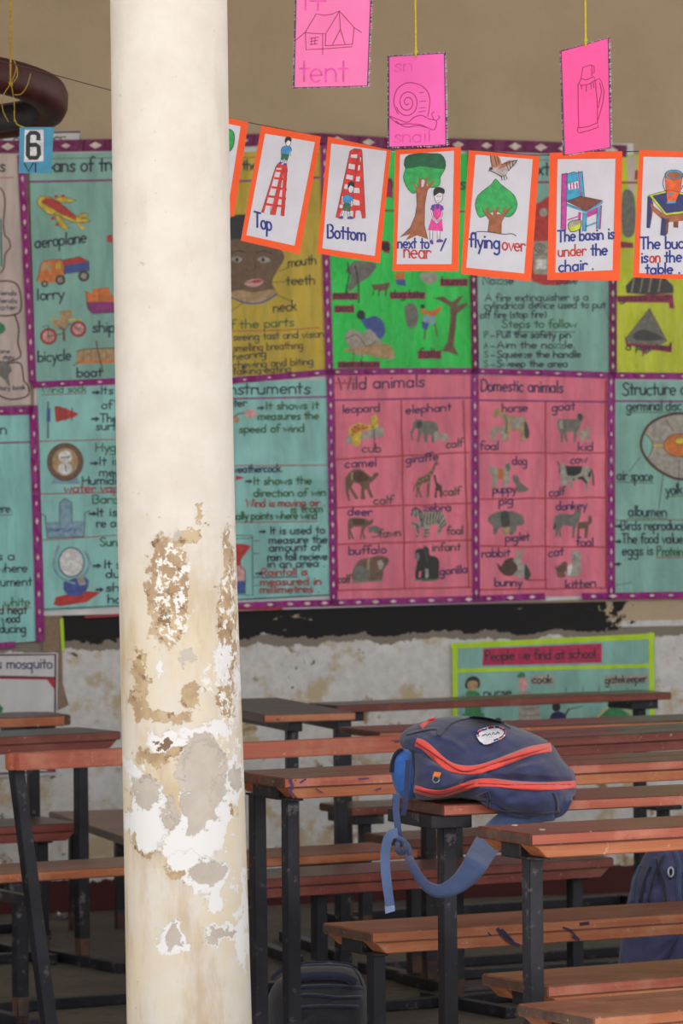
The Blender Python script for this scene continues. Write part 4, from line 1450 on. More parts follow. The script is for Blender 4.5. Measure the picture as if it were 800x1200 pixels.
D = Draw(wall_plane(0.012))
D.poly([(70, 726), (74, 724), (76, 762), (72, 763)], LIMET, 0)
o = D.done('tape_strip')
s = o.modifiers.new('thickness', 'SOLIDIFY'); s.thickness = 0.0008
centre_origin(o, wall_plane(0.012)(73, 762))
tag(o, 'short lime green tape stuck at the left end of the black wall band', 'tape')
D = Draw(wall_plane(0.006))
D.poly([(50, 722), (72, 722), (73, 800), (80, 826), (68, 832), (66, 764), (50, 764)], plain('brown card', (146, 124, 104), 0.9), 0)
o = D.done('cardboard_piece')
s = o.modifiers.new('thickness', 'SOLIDIFY'); s.thickness = 0.002
centre_origin(o, wall_plane(0.006)(66, 832))
tag(o, 'brown cardboard piece on the wall beside the white mosquito poster', 'cardboard')
# ================================================================== cards on the string
CARDW = plain('white card', (214, 214, 226), 0.55, 0.05, 12)
ORANGE = plain('bright orange paper', (255, 92, 34), 0.6, 0.06, 20)
CBLUE = ink('blue marker', (34, 48, 138))
CRED = ink('red marker', (196, 44, 38))
CRED2 = ink('ladder red', (214, 44, 36))
OUTL = ink('thin black outline', (40, 34, 38))
SHIRT = ink('sky blue shirt', (62, 146, 206))
SHORT = ink('green shorts', (24, 112, 76))
TREEG = ink('tree green', (40, 168, 84))
TREED = ink('dark tree green', (14, 98, 62))
TRUNK = ink('trunk brown', (158, 92, 56))
FACE = ink('paper white face', (222, 220, 228))
PURP = ink('violet', (92, 60, 160))
HOTP = ink('hot pink dress', (226, 62, 154))
CYAN = ink('chair blue', (52, 160, 200))
MAGE = ink('chair magenta', (188, 54, 150))
SEATB = ink('seat brown', (122, 60, 44))
YGRN = ink('yellow green', (190, 204, 40))
DEEP = ink('deep blue table top', (40, 46, 110))
BUCK = ink('orange bucket', (230, 96, 34))
BIRD = ink('bird brown', (176, 118, 88))
PGREY = ink('bird grey', (176, 168, 170))
DC = 11.2


def card(outer, inner, label, t=0.0):
    xc = sum(p[0] for p in outer) / 4
    pl = card_plane(DC, t, xc)
    th = thing('picture_card', label, 'card', pl(xc, max(p[1] for p in outer), 0), group='picture cards on the string')
    build('card_sheet', sheet_mesh(pl, outer, 0.003), CARDW, th, world_coords=True)
    D = Draw(pl)
    for i in range(4):
        j = (i + 1) % 4
        D.poly([outer[i], outer[j], inner[j], inner[i]], ORANGE, 1)
    D.done('border', th)
    return th, pl


def boy(D, Z, hair, face, neck, shirt, shorts, legs, shoes, arms):
    for a in arms:
        D.stroke(Z(*a), 2.6, FACE)
        D.stroke(Z(*a), .7, OUTL)
    for a in legs:
        D.stroke(Z(*a), 2.8, FACE)
        D.stroke([(x - 1.3, y) for x, y in Z(*a)], .5, OUTL)
        D.stroke([(x + 1.3, y) for x, y in Z(*a)], .5, OUTL)
    D.poly(Z(*shorts), SHORT)
    D.poly(Z(*shirt), SHIRT)
    D.stroke(Z(*shirt), .5, OUTL, closed=True)
    D.stroke(Z(*shorts), .5, OUTL, closed=True)
    D.poly(Z(*face), FACE, smooth=3)
    D.stroke(Z(*face), .6, OUTL, closed=True, smooth=3)
    D.poly(Z(*hair), BLACKI, smooth=3)
    for s in shoes:
        D.poly(Z(*s), PURP, smooth=2)


# card cut off by the pillar
th, pl = card([(215, 127), (291, 143), (274, 254), (198, 240)], [(222, 136), (282, 148), (267, 244), (206, 231)], 'orange edged picture card cut off by the pillar, left end of the string')
D = Draw(pl)
D.poly([(250, 165), (262, 152), (273, 154), (274, 168), (268, 178), (252, 176)], TREEG, smooth=3)
D.stroke([(250, 165), (262, 152), (273, 154), (274, 168), (268, 178), (252, 176)], .8, OUTL, closed=True, smooth=3)
D.done('drawing', th)

# Top
th, pl = card([(306, 147), (376, 160), (351, 298), (282, 282)], [(310.5, 156.5), (369, 166.5), (345, 288), (288.5, 275.5)], 'tilted orange edged card reading Top, boy standing on a red ladder', 0.02)
Z = zc(280, 140, 7.055)
D = Draw(pl)
for q in (((320, 365), (205, 770), (185, 768), (300, 400)),):
    D.poly(Z(*q), CRED2)
D.poly(Z((370, 375), (400, 395), (372, 800), (345, 795)), CRED2)
D.poly(Z((318, 368), (395, 378), (398, 400), (310, 400)), CRED2)
D.poly(Z((355, 385), (372, 395), (300, 790), (258, 785)), CRED2)
for (a, b) in (((312, 425), (395, 425)), ((296, 485), (390, 495)), ((275, 560), (388, 580)), ((250, 635), (382, 655)), ((225, 700), (375, 720))):
    D.stroke(Z(a, b), 2.7, CRED2)
D.stroke(Z((320, 365), (300, 400), (185, 768), (205, 770)), .5, OUTL)
D.stroke(Z((398, 400), (372, 800), (345, 795), (352, 730)), .5, OUTL)
D.stroke(Z((372, 395), (300, 790), (258, 785), (262, 720)), .5, OUTL)
boy(D, Z, ((378, 180), (385, 150), (410, 143), (432, 155), (430, 185), (405, 172), (385, 195)), ((385, 180), (405, 168), (428, 180), (422, 210), (402, 222), (388, 205)), None,
    ((355, 230), (385, 218), (425, 225), (437, 255), (420, 265), (415, 290), (358, 285), (345, 255)), ((352, 285), (412, 290), (400, 338), (380, 335), (375, 315), (365, 335), (345, 330)),
    (((355, 335), (350, 362)), ((388, 335), (382, 368))), (((330, 355), (350, 350), (352, 368), (325, 368)), ((365, 368), (385, 360), (398, 380), (375, 380))), (((350, 250), (348, 290)), ((432, 255), (425, 300))))
D.done('drawing', th)
D = Draw(pl)
D.text('Top', 297.5, 319, 265, 271, 9.6, CBLUE, 2.3)
D.done('lettering', th)

# Bottom
th, pl = card([(384, 160), (458, 176), (445, 308), (371.5, 297)], [(388, 168), (453, 177), (439, 300), (377.5, 291)], 'tilted orange edged card reading Bottom, boy at the foot of a red ladder', -0.02)
Z = zc(370, 155, 7.5)
D = Draw(pl)
D.poly(Z((300, 165), (340, 143), (400, 152), (405, 170), (435, 755), (405, 755), (395, 700), (380, 685), (350, 690), (345, 755), (325, 750), (330, 690), (225, 690), (205, 750), (175, 748), (200, 640)), CRED2)
for q in (((310, 195), (370, 195), (362, 228), (304, 220)), ((290, 275), (345, 285), (340, 328), (285, 318)), ((372, 290), (390, 290), (385, 335), (368, 335)), ((272, 370), (328, 382), (322, 420), (264, 408)),
          ((355, 390), (388, 388), (383, 432), (350, 430)), ((255, 455), (280, 462), (278, 500), (247, 495)), ((335, 488), (382, 490), (385, 535), (330, 532)), ((335, 590), (382, 602), (385, 642), (330, 640)),
          ((212, 635), (238, 640), (232, 668), (208, 664)), ((388, 215), (398, 225), (392, 260), (388, 250))):
    D.poly(Z(*q), CARDW)
D.stroke(Z((300, 165), (340, 143), (400, 152), (405, 170), (435, 755), (405, 755)), .6, OUTL)
D.stroke(Z((300, 165), (200, 640), (175, 748), (205, 750)), .6, OUTL)
D.stroke(Z((352, 160), (370, 175), (325, 560)), .5, OUTL)
boy(D, Z, ((280, 480), (285, 445), (310, 430), (338, 445), (335, 485), (305, 468), (285, 495)), ((288, 478), (310, 462), (332, 480), (325, 520), (302, 535), (285, 510)), None,
    ((245, 560), (275, 545), (325, 565), (328, 605), (305, 600), (302, 630), (250, 622), (235, 585)), ((250, 622), (305, 630), (298, 698), (275, 695), (270, 660), (258, 692), (238, 685)),
    (((245, 690), (232, 735)), ((285, 695), (292, 740))), (((195, 755), (225, 732), (242, 745), (235, 762)), ((275, 750), (300, 735), (335, 752), (320, 763), (280, 762))), (((240, 570), (238, 625)), ((325, 590), (312, 640))))
D.done('drawing', th)
D = Draw(pl)
D.text('Bottom', 383, 429, 278, 282.5, 8.6, CBLUE, 2.3)
D.done('lettering', th)

# next to / near
th, pl = card([(463, 176), (540, 172), (537, 318), (460, 317.5)], [(468.5, 181), (532, 176.5), (529, 309.5), (464.5, 309.5)], 'orange edged card reading near, girl in pink beside a tall tree', 0.03)
Z = zc(455, 165, 7.495)
D = Draw(pl)
crown = Z((140, 170), (180, 125), (280, 110), (380, 112), (460, 118), (500, 180), (495, 250), (455, 320), (450, 390), (370, 410), (300, 330), (245, 450), (200, 455), (150, 390), (130, 310), (150, 250))
D.poly(crown, TREEG, smooth=2)
D.poly(Z((140, 170), (180, 125), (280, 110), (380, 112), (460, 118), (500, 180), (495, 245), (400, 240), (280, 225), (150, 245)), TREED, smooth=2)
D.stroke(crown, .6, OUTL, closed=True, smooth=2)
D.poly(Z((200, 350), (235, 390), (262, 420), (265, 330), (285, 330), (290, 410), (310, 400), (325, 325), (345, 325), (335, 400), (400, 345), (410, 360), (340, 440), (318, 560), (315, 740), (345, 865), (250, 830), (150, 875), (190, 820), (105, 845), (190, 765), (235, 660), (250, 560), (245, 440)), TRUNK)
D.stroke(Z((245, 440), (250, 560), (235, 660), (190, 765), (105, 845)), .6, OUTL)
D.stroke(Z((340, 440), (318, 560), (315, 740), (345, 865)), .6, OUTL)
D.stroke(Z((375, 770), (375, 875)), 3.2, FACE)
D.stroke(Z((440, 780), (440, 865)), 3.2, FACE)
for x in (363, 388, 428, 452):
    D.stroke(Z((x, 785), (x, 868)), .5, OUTL)
D.poly(Z((390, 560), (460, 560), (470, 690), (480, 795), (345, 785), (380, 680)), HOTP)
D.poly(Z((365, 615), (380, 565), (410, 555), (400, 620)), PURP)
D.poly(Z((455, 560), (480, 575), (488, 620), (455, 620)), PURP)
D.poly(Z((412, 555), (450, 555), (445, 600), (418, 600)), PURP)
for q in (((372, 615), (385, 670), (425, 715)), ((480, 615), (470, 665), (428, 710))):
    D.stroke(Z(*q), 2.4, FACE)
    D.stroke(Z(*q), .6, OUTL)
D.poly(Z((405, 470), (440, 450), (475, 465), (470, 520), (432, 550), (410, 520)), FACE, smooth=3)
D.stroke(Z((405, 470), (440, 450), (475, 465), (470, 520), (432, 550), (410, 520)), .6, OUTL, closed=True, smooth=3)
D.poly(Z((395, 470), (400, 425), (440, 405), (490, 425), (488, 465), (445, 458), (405, 485)), BLACKI, smooth=3)
D.stroke(Z((422, 490), (436, 486)), .6, OUTL)
D.stroke(Z((450, 492), (466, 486)), .6, OUTL)
D.stroke(Z((425, 525), (445, 525)), .7, CRED)
D.poly(Z((360, 880), (385, 868), (395, 908), (372, 905)), PURP, smooth=2)
D.poly(Z((420, 880), (445, 862), (480, 875), (475, 888), (425, 892)), PURP, smooth=2)
D.done('drawing', th)
D = Draw(pl)
D.text('next to', 465.5, 503, 290.5, 291, 7.2, CBLUE, 2.0)
D.stroke(Z((505, 860), (460, 965)), 2, CBLUE)
D.text('near', 472.5, 505, 301.5, 303, 9.2, CRED, 1.9)
D.done('lettering', th)

# flying over
th, pl = card([(549, 176), (632, 183), (622, 330), (540, 321)], [(557, 181), (624, 186.5), (614, 320.5), (546, 313.5)], 'orange edged card reading flying over, bird above a round green tree', -0.02)
Z = zc(535, 170, 7.276)
D = Draw(pl)
crown = Z((330, 288), (370, 330), (440, 385), (490, 430), (515, 500), (500, 560), (470, 600), (420, 612), (340, 560), (260, 590), (200, 618), (170, 570), (158, 500), (180, 430), (250, 370), (300, 330))
D.poly(crown, TREEG, smooth=2)
D.stroke(crown, .7, OUTL, closed=True, smooth=2)
D.poly(Z((215, 530), (245, 570), (262, 510), (275, 575), (310, 600), (305, 515), (325, 555), (365, 520), (340, 590), (390, 590), (405, 515), (412, 555), (470, 522), (410, 600), (380, 660), (378, 755), (265, 740), (278, 640), (235, 580)), TRUNK)
D.stroke(Z((215, 530), (235, 580), (278, 640), (265, 740)), .6, OUTL)
D.stroke(Z((470, 522), (410, 600), (380, 660), (378, 755)), .6, OUTL)
D.stroke(Z((130, 765), (180, 738), (280, 742), (400, 760), (470, 755), (505, 775)), .9, OUTL, smooth=3)
D.poly(Z((275, 215), (295, 190), (330, 180), (385, 165), (440, 130), (515, 130), (490, 180), (440, 220), (420, 260), (385, 270), (330, 240)), PGREY, smooth=2)
D.poly(Z((300, 185), (285, 90), (340, 95), (365, 110), (380, 165), (340, 190)), BIRD, smooth=2)
D.poly(Z((340, 215), (380, 165), (440, 132), (500, 132), (430, 180)), BIRD)
for q in (((420, 150), (440, 215)), ((450, 140), (455, 200)), ((480, 135), (475, 180)), ((320, 95), (340, 170)), ((345, 97), (360, 160)), ((380, 260), (385, 300)), ((400, 260), (408, 300)), ((415, 255), (430, 290)),
          ((275, 215), (330, 240), (385, 272)), ((285, 90), (300, 185)), ((515, 130), (440, 220)), ((380, 165), (515, 130))):
    D.stroke(Z(*q), .9, OUTL)
D.poly(arc(*Z((292, 200))[0], 2.2, 1.9, 0, 340, 9), GREYK)
D.stroke(Z((283, 208), (272, 222)), 1.0, OUTL)
D.done('drawing', th)
D = Draw(pl)
D.text('flying', 549.5, 586.5, 289, 291.5, 8.8, CBLUE, 2.3)
D.text('over', 588, 615.5, 293, 295, 8.6, CRED, 1.9)
D.done('lettering', th)

# basin under the chair
th, pl = card([(644, 179), (729, 177), (726, 329), (641, 328)], [(653, 186.5), (721, 186), (717.5, 316.5), (650.5, 319.5)], 'orange edged card about a basin under a blue and magenta chair', 0.03)
Z = zc(635, 170, 4.848)
D = Draw(pl)
D.poly(Z((112, 165), (142, 160), (135, 480), (106, 478)), MAGE)
D.poly(Z((142, 165), (180, 152), (208, 160), (225, 148), (240, 290), (150, 320), (135, 310)), CYAN)
D.poly(Z((148, 218), (205, 205), (208, 245), (150, 255)), FACE)
for x in (160, 178, 196):
    D.stroke(Z((x, 215), (x + 3, 248)), 1.6, MAGE)
D.poly(Z((205, 150), (228, 148), (240, 290), (222, 292)), CYAN)
D.stroke(Z((205, 150), (222, 292)), 1.4, MAGE)
D.poly(Z((205, 380), (222, 382), (218, 440), (205, 436)), MAGE)
D.poly(Z((135, 320), (220, 290), (345, 315), (250, 375)), SEATB)
D.poly(Z((135, 330), (250, 375), (250, 384), (135, 345)), CYAN)
D.poly(Z((250, 375), (345, 318), (345, 330), (250, 384)), CYAN)
D.poly(Z((255, 382), (335, 340), (330, 380), (256, 412)), MAGE)
D.poly(Z((232, 382), (252, 386), (250, 490), (228, 490)), CYAN)
D.poly(Z((312, 355), (338, 342), (330, 478), (308, 476)), CYAN)
D.stroke(Z((332, 345), (325, 475)), 1.4, MAGE)
D.stroke(Z((250, 462), (315, 438)), 1.8, CYAN)
D.stroke(Z((145, 425), (205, 405)), 1.4, MAGE)
D.poly(Z((148, 450), (170, 430), (215, 425), (222, 440), (212, 480), (160, 492)), YGRN, smooth=2)
D.poly(Z((150, 450), (172, 432), (214, 428), (218, 442), (190, 458), (158, 462)), GREYL, smooth=2)
D.stroke(Z((148, 450), (170, 430), (215, 425), (222, 440), (212, 480), (160, 492)), .9, OUTL, closed=True, smooth=2)
for q in (((112, 165), (106, 478)), ((142, 160), (135, 480)), ((112, 165), (142, 160)), ((142, 165), (180, 152), (208, 160), (228, 148), (240, 290)), ((135, 320), (220, 290), (345, 315), (250, 375), (135, 330)),
          ((252, 386), (250, 490), (228, 490), (232, 382)), ((338, 342), (330, 478), (308, 476), (312, 360))):
    D.stroke(Z(*q), .6, OUTL)
D.done('drawing', th)
D = Draw(pl)
D.text('The basin is', 653, 720, 283.5, 279.5, 7.4, CBLUE, 2.2)
D.text('under', 653.5, 687, 300.5, 299, 7.2, CRED, 1.8)
D.text('the', 692, 712, 299.5, 298.5, 7.4, CBLUE, 2.2)
D.text('chair .', 654, 696, 318.5, 315.5, 7.2, CBLUE, 2.1)
D.done('lettering', th)

# bucket on the table
th, pl = card([(749, 176), (836, 178), (832, 329), (741, 325)], [(753.5, 183.5), (830, 185), (826, 322), (748.5, 320)], 'orange edged card about a bucket on a table, cut by the right edge', -0.02)
D = Draw(pl)
D.poly(Z((600, 290), (625, 300), (612, 470), (594, 470)), DEEP)
D.poly(Z((622, 310), (632, 330), (628, 380), (614, 470)), SEATB)
D.poly(Z((745, 410), (775, 410), (772, 470), (745, 468)), SEATB)
D.poly(Z((615, 330), (700, 400), (840, 385), (900, 350), (900, 420), (700, 440), (622, 370)), TRUNK)
D.poly(Z((605, 285), (720, 255), (900, 290), (900, 350), (840, 385), (700, 400)), YGRN)
D.poly(Z((625, 288), (720, 266), (880, 295), (880, 342), (830, 372), (705, 388)), DEEP)
D.poly(Z((680, 410), (705, 420), (700, 515), (672, 512)), DEEP)
D.poly(Z((705, 420), (718, 418), (712, 500), (700, 515)), SEATB)
D.poly(Z((860, 390), (885, 385), (880, 480), (858, 480)), DEEP)
D.poly(Z((700, 165), (795, 165), (785, 260), (760, 320), (710, 325), (703, 250)), BUCK)
D.poly(Z((706, 322), (760, 318), (758, 330), (708, 333)), CYAN)
D.poly(Z((715, 275), (730, 268), (745, 275), (740, 283), (718, 283)), CYAN)
D.poly(arc(*Z((748, 168))[0], 10.5, 5.6, 0, 350, 20), CYAN)
D.poly(arc(*Z((748, 170))[0], 8.6, 4, 0, 350, 20), TRUNK)
D.stroke(arc(*Z((748, 168))[0], 10.5, 5.6, 0, 360, 20), .6, OUTL)
D.stroke(Z((703, 160), (688, 200), (690, 240), (706, 270)), .8, OUTL, smooth=3)
D.stroke(Z((795, 165), (806, 210), (790, 250)), .8, OUTL, smooth=3)
for q in (((700, 180), (703, 250), (710, 325)), ((795, 175), (785, 260), (760, 320)), ((605, 285), (720, 255), (900, 290)), ((605, 285), (700, 400), (840, 385)), ((600, 290), (594, 470), (612, 470)), ((680, 410), (672, 512), (700, 515), (712, 500), (718, 418))):
    D.stroke(Z(*q), .6, OUTL)
D.done('drawing', th)
D = Draw(pl)
D.text('The bucket', 749.5, 822, 292, 290.5, 7.6, CBLUE, 2.2)
D.text('is', 750.5, 760, 308, 307.5, 7.2, CBLUE, 2.1)
D.text('on', 761, 774, 307.5, 307, 7.2, CRED, 2.0)
D.text('the', 778.5, 799, 307.5, 306.5, 7.4, CBLUE, 2.2)
D.text('table .', 756, 797, 321, 320, 6.6, CBLUE, 2.2)
D.done('lettering', th)

# the string itself
bm = bmesh.new()
pts = spline([(-60, 58), (-10, 69), (35, 80), (129, 105.5), (215, 126.5), (291, 143.5), (340, 153), (376, 161), (420, 168), (459, 176), (500, 175), (545, 175), (590, 179), (632, 182), (690, 179), (740, 177.5), (790, 177.5), (880, 180)], 4)
add_tube(bm, [P(x, y, DC + 0.006) for x, y in pts], 0.0012, 6)
o = build('hanging_string', bm, ink('dark thread', (58, 58, 50)))
centre_origin(o, P(400, 165, DC))
tag(o, 'thin dark string crossing the room that carries the orange edged cards', 'string')

# ================================================================== pink hanging cards
PINKC = plain('fluorescent pink card', (255, 104, 190), 0.6, 0.05, 10)
PINKH = plain('hot pink card', (255, 86, 164), 0.6, 0.05, 10)
PINKL = plain('pale fluorescent pink card', (255, 124, 188), 0.6, 0.05, 10)
EDGE = plain('dark foil edge', (62, 48, 76), 0.35, 0.3, 120)
FOIL = plain('silvery foil fringe', (196, 176, 188), 0.3, 0.3, 150)
PENR = ink('fine maroon pen', (160, 24, 84))
FAINT = ink('faint magenta lettering', (238, 74, 172))
CORD = plain('yellow cord', (206, 190, 44), 0.7, 0.15, 200)


def pink(outer, m, label, cord, t, d=10.9, w=2.6):
    xc = sum(p[0] for p in outer) / 4
    pl = card_plane(d, t, xc)
    th = thing('pink_picture_card', label, 'card', pl(xc, max(p[1] for p in outer), 0), group='pink cards hanging on cords')
    build('card_sheet', sheet_mesh(pl, outer, 0.006), m, th, world_coords=True)
    D = Draw(pl)
    D.stroke(outer, w, EDGE, 1, closed=True)
    for i in range(4):
        (xa, ya), (xb, yb) = outer[i], outer[(i + 1) % 4]
        L = math.hypot(xb - xa, yb - ya)
        nx, ny = (yb - ya) / L, -(xb - xa) / L
        n = int(L / 2.2)
        for k in range(n):
            if random.random() < (.92 if i == 1 else .5):
                s = (k + random.random() * .6) / n
                x, y = xa + (xb - xa) * s, ya + (yb - ya) * s
                h = random.uniform(.8, 2.4) * (1.7 if i == 1 else 1)
                D.poly([(x, y), (x + (xb - xa) / L * 1.8, y + (yb - ya) / L * 1.8), (x + nx * h, y + ny * h)], FOIL if random.random() < .75 else m, 1.4)
    D.done('foil_edge', th)
    x, y = cord
    bm = bmesh.new()
    top = P(x - 1, y, d).copy(); top.z = CEIL
    ps = [top, P(x, y - 8, d), P(x, y, d - .004), P(x, y + 5, d - .004)]
    add_tube(bm, ps, [0.0022, 0.0022, 0.0026, 0.0014], 7)
    add_tube(bm, [P(x, y - 5, d), P(x + .3, y - 3, d), P(x, y, d)], [0.002, 0.0055, 0.002], 8)
    build('cord', bm, CORD, th, world_coords=True)
    return th, pl


th, pl = pink([(347, -34), (436, -34), (431, 101), (344, 103)], PINKL, 'pale pink card with a tent drawing, highest of the hanging cards', (390, -34), 0.12, 10.8)
Z = zc(330, 0, 6.667)
D = Draw(pl)
for q in (((110, 315), (185, 250), (270, 108), (330, 120), (390, 112), (450, 85), (500, 140), (565, 215), (625, 255)), ((185, 250), (190, 388), (320, 382), (550, 365), (553, 345), (340, 358)), ((190, 255), (260, 262), (345, 262), (450, 88)),
          ((345, 262), (340, 358)), ((320, 265), (320, 425)), ((565, 215), (553, 345)), ((450, 88), (458, 230), (395, 350)), ((458, 230), (495, 345)), ((220, 300), (285, 290)), ((220, 325), (280, 315)), ((220, 348), (278, 342)), ((235, 295), (232, 350)), ((262, 292), (258, 348))):
    D.stroke(Z(*q), .8, PENR)
D.done('drawing', th)
D = Draw(pl)
D.text('it', 352, 384, 12, 12, 11, FAINT, 2)
D.text('tent', 351, 408, 96, 95, 15, FAINT, 2.2)
D.done('lettering', th)

th, pl = pink([(455, 66), (521, 62), (523, 170), (455, 172.5)], PINKC, 'bright pink card with a snail drawing, middle of the hanging cards', (487, 63), -0.15)
Z = zc(440, 50, 8.0)
D = Draw(pl)
sp = []
for k in range(70):
    a = k / 69 * 2 * math.pi * 2.35
    r = 14 + k / 69 * 122
    sp.append((298 + r * .8 * math.cos(a + .6), 560 + r * .98 * math.sin(a + .6)))
D.stroke(Z(*sp), .9, PENR)
D.stroke(Z((210, 670), (170, 560), (200, 440), (290, 378), (400, 390), (480, 450), (508, 540), (490, 690)), .9, PENR, smooth=4)
D.stroke(Z((120, 685), (210, 720), (300, 745), (360, 700), (430, 682), (500, 715), (570, 735), (550, 815), (480, 795), (420, 770), (300, 760), (210, 760), (120, 685)), .9, PENR, smooth=4)
D.stroke(Z((190, 735), (280, 790), (400, 778), (520, 810)), .9, PENR, smooth=4)
D.stroke(Z((545, 720), (525, 670), (548, 650)), .8, PENR, smooth=3)
D.stroke(Z((570, 730), (600, 700), (585, 685)), .8, PENR, smooth=3)
for q in (((410, 470), (450, 465)), ((412, 552), (475, 545)), ((410, 612), (470, 608)), ((400, 650), (470, 640))):
    D.stroke(Z(*q), .6, PENR)
D.done('drawing', th)
D = Draw(pl)
D.text('sn', 461, 484, 84, 83, 9, FAINT, 1.6)
D.text('snail', 461, 505, 167, 166, 9, FAINT, 1.6)
D.done('lettering', th)

th, pl = pink([(656.5, 60), (713, 44.5), (715.5, 173), (660.5, 182)], PINKH, 'hot pink card with a vacuum flask drawing, right of the hanging cards', (686, 50), -0.25)
Z = zc(640, 30, 7.27)
D = Draw(pl)
for q in (((295, 450), (310, 358), (375, 335), (388, 350), (385, 430)), ((375, 335), (405, 345), (408, 395), (388, 408)), ((295, 452), (340, 462), (405, 435), (415, 465), (360, 500), (290, 510), (278, 490), (295, 452)), ((270, 495), (270, 700), (275, 870)),
          ((415, 470), (432, 640), (435, 830)), ((265, 872), (350, 862), (435, 828), (442, 865), (360, 895), (280, 915), (265, 900), (265, 872)), ((420, 470), (450, 448), (470, 480), (492, 560), (480, 660), (440, 800)), ((455, 490), (470, 560), (440, 700)),
          ((300, 510), (300, 540)), ((340, 505), (340, 560)), ((380, 490), (382, 540)), ((400, 485), (402, 530))):
    D.stroke(Z(*q), .9, PENR)
D.done('drawing', th)

# ================================================================== card with the number six, hung from the tyre
D6 = 12.72
pl = card_plane(D6, 0.0, 43)
BLU6 = plain('shiny blue card', (56, 150, 190), 0.35, 0.12, 20)
th = thing('number_card', 'small shiny blue card with a black number six hanging under the tyre', 'card', pl(43, 203, 0))
build('card_sheet', sheet_mesh(pl, [(23, 149), (63, 149), (60, 203), (22, 203)], 0.003), BLU6, th, world_coords=True)
D = Draw(pl)
D.poly([(29, 152), (51, 152), (51, 189), (28, 190)], FACE, 1)
D.done('paper_label', th)
D = Draw(pl)
D.l = 2.0
D.stroke([(45, 163), (45, 158), (42, 155.6), (36, 155.6), (33, 159), (32.6, 182), (35, 185), (43, 185), (45.6, 181), (45.2, 172), (42, 169.5), (36, 170)], 5.0, BLACKI)
D.text('VI', 28.5, 44, 201, 201, 5.4, TEXTD, 1.8)
D.done('lettering', th)
bm = bmesh.new()
add_tube(bm, [P(16.5, 130, D6), P(17, 140, D6), P(20, 146, D6), P(30, 150, D6 - .003)], 0.0014, 6)
build('cord', bm, CORD, th, world_coords=True)

# ================================================================== tyre hanging from the ceiling
DT = 13.0
m_rub, nt, bs = new_mat('red brown painted rubber')
v = coords(nt)
sepr = nt.nodes.new('ShaderNodeVectorMath'); sepr.operation = 'LENGTH'
nt.links.new(v, sepr.inputs[0])
c = mix(nt, ramp(nt, noise(nt, v, 14, 5, .65), .35, .7), srgb(60, 22, 20), srgb(78, 32, 28))
bs.inputs['Roughness'].default_value = 0.55
nt.links.new(c, bs.inputs['Base Color'])
m_rub2 = plain('bare dark rubber', (66, 64, 68), 0.6, 0.2, 30)
ct = P(-50, 113, DT)
tyre = thing('tyre', 'dark red brown tyre hung by yellow twine in the upper left corner', 'tyre', ct)
tyre.rotation_euler = (-0.21, 0.05, 0)
bm = bmesh.new()
out = [(.226, -.041), (.242, -.046), (.27, -.047), (.292, -.038), (.301, -.018), (.301, .018), (.292, .038), (.27, .047), (.242, .046), (.226, .041)]
inn = [(.229, .034), (.245, .038), (.268, .038), (.284, .028), (.291, .012), (.291, -.012), (.284, -.028), (.268, -.038), (.245, -.038), (.229, -.034)]
loop = out + inn
N = 80
rings = [[bm.verts.new((r * math.cos(2 * math.pi * k / N), r * math.sin(2 * math.pi * k / N), z)) for r, z in loop] for k in range(N)]
for k in range(N):
    A, B = rings[k], rings[(k + 1) % N]
    for i in range(len(loop)):
        j = (i + 1) % len(loop)
        f = bm.faces.new((A[i], A[j], B[j], B[i]))
        f.material_index = 0 if i < len(out) - 1 else 1
        f.smooth = True
build('rubber_ring', bm, [m_rub, m_rub2], tyre)
bm = bmesh.new()
dn = DT - .30
top = P(11, 60, dn).copy(); top.z = CEIL
top2 = P(14, 60, dn).copy(); top2.z = CEIL
add_tube(bm, [top, P(12, 40, dn), P(12, 98, dn)], 0.0018, 6)
add_tube(bm, [top2, P(13.5, 40, dn), P(12.4, 98, dn)], 0.0018, 6)
add_tube(bm, [P(11, 96, dn), P(12.3, 98.5, dn - .004), P(14, 101, dn)], [.003, .006, .003], 8)
for q in (((12, 98), (17, 88), (19, 78), (16, 70)), ((13, 99), (20, 90), (20, 80), (19, 77)), ((36, 86), (32, 100), (25, 110), (17, 111)), ((12, 99), (4, 112), (3, 128), (10, 143)), ((13, 99), (16, 115), (17, 130), (16.6, 142))):
    add_tube(bm, [P(x, y, dn) for x, y in spline(q, 4)], 0.0013, 6)
build('twine', bm, plain('yellow twine', (180, 146, 44), 0.8, 0.2, 150), tyre, world_coords=True)
